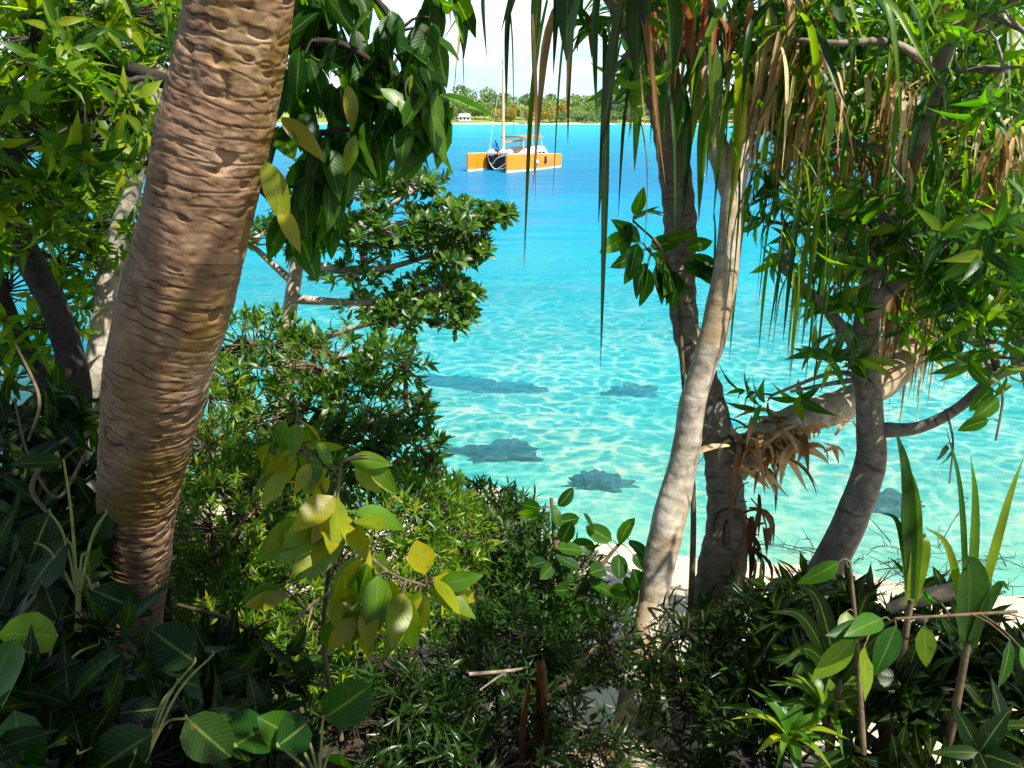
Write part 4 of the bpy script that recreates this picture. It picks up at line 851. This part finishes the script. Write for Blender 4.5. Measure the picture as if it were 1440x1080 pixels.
# big shaded leaves, lower left
def seedling(px, py, d, label, spots, mat='dark', T='round', w=(.6, .8), droop=-.1):
    b = floor_at(at(px, py + 60, d))
    stems = [[(px, py + 90, d, 9), (px, py, d, 6)]] + [[(px, py + 40, d, 5), ((px + s[0]) / 2, (py + s[1]) / 2 - 6, d, 4), (s[0], s[1], s[2], 3)] for s in spots]
    return leafy('round_leaved_seedling', label, 'plant', b, stems, spots, TB[T], M[mat], M['greentwig'], (.12, .2), w, droop=droop, jit=.3, group='broad leaved seedlings on the shaded bank', tilt=(.1, -.75, .65))
seedling(60, 960, 2.0, 'seedling with very large round dark leaves cut by the left edge', [(20, 900, 1.9, .2), (80, 895, 2.0, .13), (-20, 960, 1.9, .18), (70, 960, 2.0, .16), (110, 985, 2.0, .14), (20, 1000, 1.8, .16), (140, 905, 2.1, .1)], 'shrub')
seedling(110, 800, 2.4, 'shaded seedling with drooping oval leaves left of the leaning trunk foot', [(95, 760, 2.4, .2), (120, 780, 2.4, .22), (90, 650, 2.4, .13), (70, 720, 2.4, .16), (130, 830, 2.3, .18), (60, 820, 2.4, .14), (150, 720, 2.4, .12), (30, 760, 2.4, .14)], 'dark', 'ovate', (.5, .65), -.5)
seedling(200, 1040, 1.9, 'seedling with broad black green leaves at the bottom edge under the leaning trunk', [(150, 1040, 1.9, .14), (215, 1030, 1.85, .17), (262, 1010, 1.9, .13), (190, 1060, 1.8, .18), (275, 930, 2.1, .14), (300, 920, 2.1, .12), (110, 1060, 1.8, .14), (250, 960, 2.0, .1)], 'dark', 'round', (.6, .85))
seedling(450, 1060, 2.1, 'seedling with one large round grey green leaf at the bottom left of centre', [(455, 1010, 2.1, .14), (420, 1040, 2.1, .12), (480, 1060, 2.1, .12), (390, 1050, 2.0, .13), (330, 1050, 2.0, .16)], 'bigleaf', 'round', (.7, .9))
# leafy floor plants low left, narrow
b = floor_at(at(60, 700, 3.2))
shrub('shade_bush', 'dark tangled bush in deep shade filling the lower left edge', 'bush', b,
      [[(60, 860, 3.2, 16), (40, 700, 3.3, 10), (30, 600, 3.3, 6)], [(60, 860, 3.2, 16), (110, 760, 3.1, 8)], [(60, 900, 3.0, 12), (280, 960, 2.8, 6)]],
      [(40, 640, 3.4, 80, 80, .35, 50), (60, 760, 3.1, 80, 80, .35, 50), (30, 860, 2.7, 80, 70, .35, 45), (290, 960, 2.8, 40, 40, .2, 22), (340, 1000, 2.6, 70, 40, .3, 34), (130, 1060, 2.4, 120, 30, .3, 40), (60, 1010, 2.0, 110, 60, .3, 44), (-160, 760, 3.3, 130, 110, .5, 70), (-260, 600, 4.4, 160, 90, .6, 70), (-420, 700, 4.0, 150, 120, .7, 70), (230, 1040, 2.2, 70, 40, .25, 24)],
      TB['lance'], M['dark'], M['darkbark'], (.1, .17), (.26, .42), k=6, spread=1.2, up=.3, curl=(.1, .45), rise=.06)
g = Geo()
for path in [[(120, 640, 2.9, 6), (80, 700, 2.8, 5), (40, 640, 2.8, 4), (20, 560, 2.9, 3)], [(20, 880, 2.4, 8), (50, 840, 2.4, 8), (72, 820, 2.4, 7)], [(60, 650, 2.7, 7), (45, 690, 2.7, 7), (75, 730, 2.6, 5)], [(40, 620, 2.9, 4), (55, 560, 2.9, 5), (20, 480, 3.0, 3)]]: limb(g, path, 7, 24)
tag(g.build('dead_vine', M['twig']), 'pale dry vine stems looping through the shade at the left edge', 'vine')
# leaf litter on the bank
g = Geo(); n = 5200; x = rng.uniform(-2.6, 2.6, n); y = rng.uniform(1.4, 5.2, n); z = gz(x, y) + .015
az = rng.uniform(0, 6.28, n); keep = (-.55 * x - y + rng.normal(0, .6, n)) > -3.2; x, y, z, az = x[keep], y[keep], z[keep], az[keep]; n = len(x)
Ls = rng.uniform(.03, .085, n); leaves(g, TB['ovate'], np.stack([x, y, z], -1), np.stack([np.cos(az), np.sin(az), rng.normal(0, .2, n)], -1), np.stack([rng.normal(0, .3, n), rng.normal(0, .3, n), np.ones(n)], -1), Ls, Ls * .42, rng.uniform(-.7, .7, n), fold=.6)
tag(g.build('leaf_litter', M['litter']), 'brown dead leaves strewn over the shaded bank', 'leaf litter', kind='stuff')

# ------------------------------------------------------------------ catamaran
M['orange'] = plain('orange_hull_paint', (.7, .22, .008), .4, .1, 1.5)
M['white'] = plain('white_gelcoat', (.8, .78, .74), .35, .05)
M['black'] = plain('dark_net_shadow', (.012, .016, .02), .7, .3, 9)
M['wood'] = plain('varnished_wood', (.4, .17, .05), .5, .25, 4)
M['rope'] = plain('white_rope', (.75, .73, .68), .8, .1)
M['alu'] = plain('mast_paint', (.62, .42, .28), .4, .1)
M['glassd'] = plain('dark_port', (.01, .012, .016), .15, .1)
def box(g, c, s, ax=None, bev=.0, m=0):
    c = np.asarray(c); s = np.asarray(s) / 2; b_ = min(bev, s.min() * .9)
    # rounded box from three inset loops
    prof = [(-s[2], b_), (-s[2] + b_, 0), (s[2] - b_, 0), (s[2], b_)] if b_ > 0 else [(-s[2], 0), (s[2], 0)]
    V = []
    for z, i in prof:
        x, y = s[0] - i, s[1] - i; k = max(b_, 1e-4)
        V += [(x - k, -y, z), (x, -y + k, z), (x, y - k, z), (x - k, y, z), (-x + k, y, z), (-x, y - k, z), (-x, -y + k, z), (-x + k, -y, z)]
    V = np.array(V) + c; Fq = []
    for r_ in range(len(prof) - 1):
        for q in range(8): a = r_ * 8 + q; b2 = r_ * 8 + (q + 1) % 8; Fq.append((a, b2, b2 + 8, a + 8))
    for base_, fl in ((0, True), ((len(prof) - 1) * 8, False)):
        for q in ((0, 1, 2, 3), (0, 3, 4, 7), (4, 5, 6, 7)): Fq.append(tuple(base_ + i for i in (q[::-1] if fl else q)))
    g.add(V, Fq, None, m)
pl, pr = at(656, 243, 1), at(791, 233, 1)
def onwater(px, py):
    d = at(px, py, 1) - CAM; return CAM + d * (H / -d[2])
A_, B_ = onwater(712, 243), onwater(783, 234.5)
LB = float(np.linalg.norm(B_ - A_)); yaw = math.atan2(B_[1] - A_[1], B_[0] - A_[0])
boat = thing('catamaran', A_, 'orange sailing catamaran with white waterline anchored on blue water', 'boat'); boat.rotation_euler = (0, 0, yaw)
BEAM = 3.65; MID = BEAM / 2
def hull(y0):
    n = 40; t = np.linspace(0, 1, n); X = t * LB
    hw = .62 * np.clip(np.sin(math.pi * np.clip(t * .72 + .04, 0, 1)) ** .6, .12, 1) ; hw[0] = .05
    top = 1.42 - .28 * t ** 1.2
    g = Geo(); prof = [(0, -.3), (.55, -.28), (.86, 0.0), (.9, .16), (.92, .161), (1.0, .75), (.98, 1.0)]
    V = []
    for side in (-1, 1):
        pf = prof if side < 0 else prof[::-1]
        for f_, z_ in pf:
            zz = np.where(z_ >= .75, top * (1 if z_ == 1.0 else .6), z_) if z_ >= .75 else np.full(n, z_)
            V.append(np.stack([X, y0 + side * hw * f_, zz], -1))
    V = np.array(V); k = len(V); V = np.swapaxes(V, 0, 1)     # n,k,3
    Fq = []; Mi = []
    for i in range(n - 1):
        for j in range(k):
            a = i * k + j; b2 = i * k + (j + 1) % k
            Fq.append((a, a + k, b2 + k, b2))
            jj = j if j < 7 else k - 2 - j
            Mi.append(1 if (jj < 4) else (2 if j == 6 else 0))
    Fq = np.array(Fq); Mi = np.array(Mi); vv = V.reshape(-1, 3)
    for mi in (0, 1, 2):
        g.add(vv, Fq[Mi == mi], None, mi)
    for e in (0, n - 1):
        q = [(e * k + j, e * k + j + 1, e * k + k - 2 - j, e * k + k - 1 - j) for j in range(6)]
        g.add(vv, np.array(q) if e else np.array(q)[:, ::-1], None, 0)
    o = g.build('hull', [M['orange'], M['white'], M['white']], boat, smooth=False)
    o.data.shade_smooth() if False else None
    return o
h1 = hull(0); h2 = hull(BEAM)
for t in (.4, .66, .95):
    g = Geo(); box(g, (LB * t, MID, 1.12 - .12 * t), (.35, BEAM - 1.0, .28), bev=.04); g.build('crossbeam', M['orange'], boat)
g = Geo(); box(g, (LB * .62, MID, 1.0), (LB * .68, BEAM - 1.0, .16), bev=.03); g.build('deck', M['white'], boat)
g = Geo(); n = 12
V = [];
for x_, z_, w_ in [(LB * .5, 1.2, 1.3), (LB * .55, 1.55, 1.5), (LB * .68, 1.78, 1.6), (LB * .84, 1.82, 1.6), (LB * .88, 1.2, 1.6)]:
    ph = np.linspace(0, math.pi, 11); V.append(np.stack([np.full(11, x_), MID - np.cos(ph) * w_, 1.1 + (z_ - 1.1) * np.minimum(1, np.sin(ph) * 1.6)], -1))
V = np.array(V); i = np.arange(4)[:, None] * 11 + np.arange(10)[None]
g.add(V.reshape(-1, 3), np.stack([i, i + 1, i + 12, i + 11], -1).reshape(-1, 4)); cab = g.build('cabin', M['white'], boat)
g = Geo()
for t in (.6, .68, .76): box(g, (LB * t, MID - 1.4, 1.35), (.5, .05, .18), bev=.02)
for t in (.6, .68, .76):
    gw = Geo(); box(gw, (LB * t, MID - 1.62, 1.3), (.55, .06, .18), bev=.02); gw.build('window', M['glassd'], cab)
g = Geo(); tube(g, [(LB * .3, MID, 1.0), (LB * .3, MID, 4), (LB * .3, MID, 8.6)], [.13, .12, .08], 12, 12); mast = g.build('mast', M['alu'], boat)
g = Geo(); tube(g, [(LB * .31, MID, 2.2), (LB * .7, MID, 2.3)], [.09, .08], 10, 6); g.build('boom', M['wood'], mast)
g = Geo()
for e in [(.3, MID, 1.3), (LB * .62, .2, 1.2), (LB * .62, BEAM, 1.2)]: tube(g, [(LB * .3, MID, 8.4), e], [.012, .012], 5, 3)
g.build('rigging', M['rope'], boat)
g = Geo()
V = [];
for y_, z_ in [(.7, 2.5), (1.2, 2.58), (MID, 2.6), (2.4, 2.58), (2.95, 2.5)]:
    V += [(LB * .46, y_, z_), (LB * .86, y_, z_), (LB * .86, y_, z_ + .12), (LB * .46, y_, z_ + .12)]
Fq = [(a * 4 + q, a * 4 + (q + 1) % 4, a * 4 + 4 + (q + 1) % 4, a * 4 + 4 + q) for a in range(4) for q in range(4)] + [(3, 2, 1, 0), (16, 17, 18, 19)]
g.add(V, Fq); can = g.build('canopy', M['wood'], boat, smooth=False)
for x_ in (.48, .84):
    for y_ in (.8, 2.85):
        g = Geo(); tube(g, [(LB * x_, y_, 1.15), (LB * x_, y_, 2.52)], [.04, .035], 8, 4); g.build('post', M['alu'], can)
# dark netting doubles as painted shadow between the bows, white lines looped over it
g = Geo(); yv = np.linspace(.35, BEAM - .4, 16); zz = np.linspace(1.25, .08, 10); X0 = 2.2
V = np.stack([X0 + .08 * np.sin(yv * 9)[None] * np.ones((10, 1)) + .25 * (1 - zz[:, None] / 1.25) * np.ones((1, 16)), np.broadcast_to(yv[None], (10, 16)), np.broadcast_to(zz[:, None], (10, 16)) + .05 * np.sin(yv * 6)[None]], -1)
i = np.arange(9)[:, None] * 16 + np.arange(15)[None]; f = np.stack([i, i + 1, i + 17, i + 16], -1).reshape(-1, 4)
g.add(V.reshape(-1, 3), f[:, ::-1]); V2 = V + [.05, 0, 0]; g.add(V2.reshape(-1, 3), f)
shadow_net = g.build('shadow_net', M['black'], boat)
for pts in [[(3.0, 1.4), (2.8, .7), (2.3, .12), (1.7, .3), (1.0, .8), (.5, 1.3)], [(2.5, .5), (2.0, 1.0), (1.2, 1.25)], [(2.2, .1), (1.4, .2), (.8, .7), (.4, 1.35)]]:
    g = Geo(); tube(g, [(X0 - .12, y_, z_) for y_, z_ in pts], [.035] * len(pts), 6, 30); g.build('rope', M['rope'], boat)
for t_, y_f in ((.22, 2.6), (.26, 1.7), (.26, 1.1)):
    g = Geo(); n = 10; th = np.linspace(0, math.pi, n); tube(g, [(LB * t_, y_f, 1.18), (LB * t_ + .05, y_f, 1.3), (LB * t_ + .05, y_f, 1.55), (LB * t_, y_f, 1.7)], [.05, .28, .3, .05], 14, 20); g.build('fender', M['white'], boat)
g = Geo(); box(g, (LB * .62, -.6, .78), (.4, .14, .6), bev=.03); g.build('port', M['glassd'], boat)
g = Geo(); box(g, (LB * .45, -.62, .68), (.5, .1, .3), bev=.03); g.build('hatch', M['white'], boat)

# person on the deck
def person(loc, rz, label):
    J = {'pel': (0, 0, .5), 'waist': (0, .02, .68), 'chest': (0, .03, .9), 'neck': (0, 0, 1.06), 'head': (0, -.02, 1.18), 'crown': (0, -.01, 1.3),
         'sl': (.18, .02, 1.0), 'el': (.24, -.06, .74), 'hl': (.16, -.28, .62), 'sr': (-.18, .02, 1.0), 'er': (-.24, -.06, .74), 'hr': (-.16, -.28, .62),
         'kl': (.12, -.44, .5), 'al': (.12, -.46, .06), 'fl': (.12, -.62, .03), 'kr': (-.12, -.44, .5), 'ar': (-.12, -.46, .06), 'fr': (-.12, -.62, .03)}
    rad = {'pel': .14, 'waist': .12, 'chest': .15, 'neck': .055, 'head': .1, 'crown': .07, 'sl': .065, 'el': .045, 'hl': .035, 'sr': .065, 'er': .045, 'hr': .035, 'kl': .065, 'al': .045, 'fl': .035, 'kr': .065, 'ar': .045, 'fr': .035}
    E = [('pel', 'waist'), ('waist', 'chest'), ('chest', 'neck'), ('neck', 'head'), ('head', 'crown'), ('chest', 'sl'), ('sl', 'el'), ('el', 'hl'), ('chest', 'sr'), ('sr', 'er'), ('er', 'hr'), ('pel', 'kl'), ('kl', 'al'), ('al', 'fl'), ('pel', 'kr'), ('kr', 'ar'), ('ar', 'fr')]
    ks = list(J); me = bpy.data.meshes.new('person'); me.from_pydata([J[k] for k in ks], [(ks.index(a), ks.index(b)) for a, b in E], [])
    o = bpy.data.objects.new('person', me); COL.objects.link(o); o.location = loc; o.rotation_euler = (0, 0, rz)
    sk = o.modifiers.new('skin', 'SKIN')
    for i, k in enumerate(ks):
        me.skin_vertices[0].data[i].radius = (rad[k], rad[k]); me.skin_vertices[0].data[i].use_root = (k == 'pel')
    ss = o.modifiers.new('sub', 'SUBSURF'); ss.levels = ss.render_levels = 2
    mm, N, L, out = nt('person_clothes_skin'); tc = N('TexCoord'); sp = N('SeparateXYZ'); L(tc.outputs['Object'], sp.inputs[0])
    rr = ramp(N, [(.0, (.03, .03, .05)), (.44, (.03, .03, .05)), (.46, (.03, .12, .4)), (.78, (.03, .12, .4)), (.8, (.14, .07, .045)), (.92, (.14, .07, .045)), (.93, (.01, .008, .007))], 'CONSTANT')
    dv = N('Math', operation='MULTIPLY'); L(sp.outputs[2], dv.inputs[0]); dv.inputs[1].default_value = 1 / 1.35; L(dv.outputs[0], rr.inputs[0])
    p_ = N('BsdfPrincipled', Roughness=.8); L(rr.outputs[0], p_.inputs['Base Color']); L(p_.outputs[0], out.inputs[0]); me.materials.append(mm)
    return tag(o, label, 'person')
c, s = math.cos(yaw), math.sin(yaw)
def bl(x, y, z): return (A_[0] + c * x - s * y, A_[1] + s * x + c * y, z)
person(bl(LB * .3, MID + .75, 1.1), yaw - .4, 'person in a blue shirt sitting at the mast foot of the orange boat')

# ------------------------------------------------------------------ far shore
def fartree(kind, mat, w, h, n):
    root = bpy.data.objects.new(kind, None); g = Geo()
    tube(g, [(0, 0, -.5), (.1, 0, h * .3), (.05, .1, h * .75)], [.22, .16, .06], 6, 6, m=1)
    p, d = blob((0, 0, h * .6), (w / 2, w / 2, h * .42), n, .35); p = p[p[:, 2] > .4]
    P, X, Nn, I = rosettes(p, norm(rng.normal(size=p.shape) + [0, 0, .5]), 4, 1.1, .3)
    Ls = rng.uniform(.5, 1.1, len(P)); leaves(g, TS['ovate'], P, X, Nn, Ls, Ls * .6, .2)
    return g
protos = []
for k, (kind, mat, w, h, n) in enumerate([('broadleaf_tree', 'fartree', 9, 8.5, 230), ('dark_tree', 'fartree2', 8, 10.5, 240), ('golden_tree', 'fargold', 7, 7, 170), ('shore_bush', 'fartree2', 10, 4.5, 170)]):
    protos.append((kind, fartree(kind, M[mat], w, h, n), M[mat]))
LABEL = ['pale green leafy tree on the far shore across the bay', 'dark green taller tree on the far shore across the bay', 'yellow green low tree on the far shore behind the boat', 'dense rounded dark bush at the far water edge']
first = {}
spots = []
r2 = np.random.default_rng(3)
for row, (y0, n, dx) in enumerate([(363, 62, 4.2), (377, 60, 4.6), (398, 58, 5.2), (424, 56, 6), (452, 50, 7.5)]):
    for k in range(n):
        x = -72 + k * dx + r2.normal(0, 1.6); spots.append((x, y0 + r2.normal(0, 4), row))
for x, y, row in spots:
    cx = x / y * F + 720
    kind = r2.choice([0, 1, 3], p=[.5, .3, .2])
    if 690 < cx < 800 and row < 2: kind = r2.choice([2, 2, 0])
    if 780 < cx < 830 and row == 0: kind = 3
    if 640 < cx < 690 and row == 0: continue
    nm, gg_, mt = protos[kind]
    if kind not in first:
        o = gg_.build(nm, [mt, M['twig']]); tag(o, LABEL[kind], 'bush' if kind == 3 else 'tree', 'trees along the far shore'); first[kind] = o
    else:
        o = first[kind].copy(); COL.objects.link(o)
    sc = r2.uniform(.6, .95); o.scale = (sc, sc, sc * r2.uniform(.85, 1.15)); o.rotation_euler = (0, 0, r2.uniform(0, 6.28))
    o.location = (x, y, float(gz(x, y)) - .1)
gw = Geo()
for k in range(110):
    x = r2.uniform(-420, -76) if k % 2 else r2.uniform(195, 520); y = r2.uniform(362, 440); z = float(gz(x, y)); h_ = r2.uniform(5, 8)
    p, d = blob((x, y, z + h_ * .5), (h_ * .6, h_ * .6, h_ * .5), 42, .35)
    P, X, Nn, I = rosettes(p, norm(rng.normal(size=p.shape) + [0, 0, .5]), 4, 1.1, .3); Ls = rng.uniform(.9, 1.7, len(P)); leaves(gw, TS['ovate'], P, X, Nn, Ls, Ls * .6, .2)
tag(gw.build('far_woods', M['fartree2']), kind='stuff')
hx, hy = (657 - 720) / F * 372, 369.0
hz = float(gz(hx, hy))
hs = thing('beach_house', (hx, hy, hz - .2), 'small white house with a pale roof among trees on the far shore', 'house'); 
hs.scale = (.65, .65, .65)
g = Geo(); box(g, (0, 0, 1.3), (7.5, 5, 3.0), bev=.02); wl = g.build('wall', M['white'], hs, smooth=False)
g = Geo(); V = [(-4.2, -3, 2.75), (4.2, -3, 2.75), (4.2, 3, 2.75), (-4.2, 3, 2.75), (-3.4, 0, 4.5), (3.4, 0, 4.5)]
g.add(V, [(0, 1, 5, 4), (2, 3, 4, 5), (0, 4, 4, 3), (1, 2, 5, 5), (3, 2, 1, 0)]); g.build('roof', plain('pale_roof', (.5, .42, .36), .8, .2, 3), hs, smooth=False)
for x_ in (-2.3, 0, 2.3):
    g = Geo(); box(g, (x_, -2.53, 1.5), (1.1, .08, 1.2), bev=.01); g.build('window', M['glassd'], hs, smooth=False)

# ------------------------------------------------------------------ light
SUN = norm(np.array([.42, -.30, .86]))
el = math.asin(SUN[2]); azm = math.atan2(SUN[0], SUN[1])
ld = bpy.data.lights.new('sun', 'SUN'); ld.energy = 5.0; ld.angle = R(.53); ld.color = (1, .95, .86)
lo = bpy.data.objects.new('sun', ld); COL.objects.link(lo); lo.rotation_euler = Vector(SUN).to_track_quat('Z', 'Y').to_euler()
w = bpy.data.worlds.new('World'); S.world = w; w.use_nodes = True; t = w.node_tree; bg = t.nodes['Background']
sk = t.nodes.new('ShaderNodeTexSky'); sk.sky_type = 'NISHITA'; sk.sun_disc = False; sk.sun_elevation = el; sk.sun_rotation = azm; sk.air_density = 1.0; sk.dust_density = .6; sk.ozone_density = 2.0
tc = t.nodes.new('ShaderNodeTexCoord'); mp = t.nodes.new('ShaderNodeMapping'); mp.inputs['Scale'].default_value = (2.2, 2.2, 9)
t.links.new(tc.outputs['Generated'], mp.inputs['Vector'])
nz = t.nodes.new('ShaderNodeTexNoise'); nz.inputs['Scale'].default_value = 1.6; nz.inputs['Detail'].default_value = 7; nz.inputs['Roughness'].default_value = .6; t.links.new(mp.outputs[0], nz.inputs['Vector'])
rp = t.nodes.new('ShaderNodeValToRGB'); rp.color_ramp.elements[0].position = .42; rp.color_ramp.elements[1].position = .64; t.links.new(nz.outputs['Fac'], rp.inputs[0])
mx = t.nodes.new('ShaderNodeMixRGB'); mx.inputs[2].default_value = (11.5, 12.6, 13.2, 1); mb = t.nodes.new('ShaderNodeMixRGB'); mb.inputs[2].default_value = (6.2, 9.6, 11.6, 1); t.links.new(sk.outputs[0], mb.inputs[1]); t.links.new(mb.outputs[0], mx.inputs[1])
ml = t.nodes.new('ShaderNodeMath'); ml.operation = 'MULTIPLY'; ml.inputs[1].default_value = .75; sx = t.nodes.new('ShaderNodeSeparateXYZ'); t.links.new(tc.outputs['Generated'], sx.inputs[0])
lowb = t.nodes.new('ShaderNodeMapRange'); lowb.inputs['From Min'].default_value = .12; lowb.inputs['From Max'].default_value = .4; lowb.inputs['To Min'].default_value = 1; lowb.inputs['To Max'].default_value = .12; t.links.new(sx.outputs[2], lowb.inputs['Value'])
av = t.nodes.new('ShaderNodeMath'); av.operation = 'MULTIPLY_ADD'; av.inputs[1].default_value = .9; av.inputs[2].default_value = .05; t.links.new(rp.outputs[0], av.inputs[0])
t.links.new(lowb.outputs[0], mb.inputs[0]); t.links.new(av.outputs[0], ml.inputs[0]); t.links.new(lowb.outputs[0], ml.inputs[1]); t.links.new(ml.outputs[0], mx.inputs[0])
t.links.new(mx.outputs[0], bg.inputs[0]); bg.inputs[1].default_value = .05
S.view_settings.view_transform = 'Standard'; S.view_settings.look = 'None'; S.view_settings.gamma = 1; S.view_settings.exposure = 1.25
S.cycles.max_bounces = 8; S.cycles.diffuse_bounces = 2; S.cycles.transmission_bounces = 4; S.cycles.transparent_max_bounces = 24; S.cycles.use_denoising = True
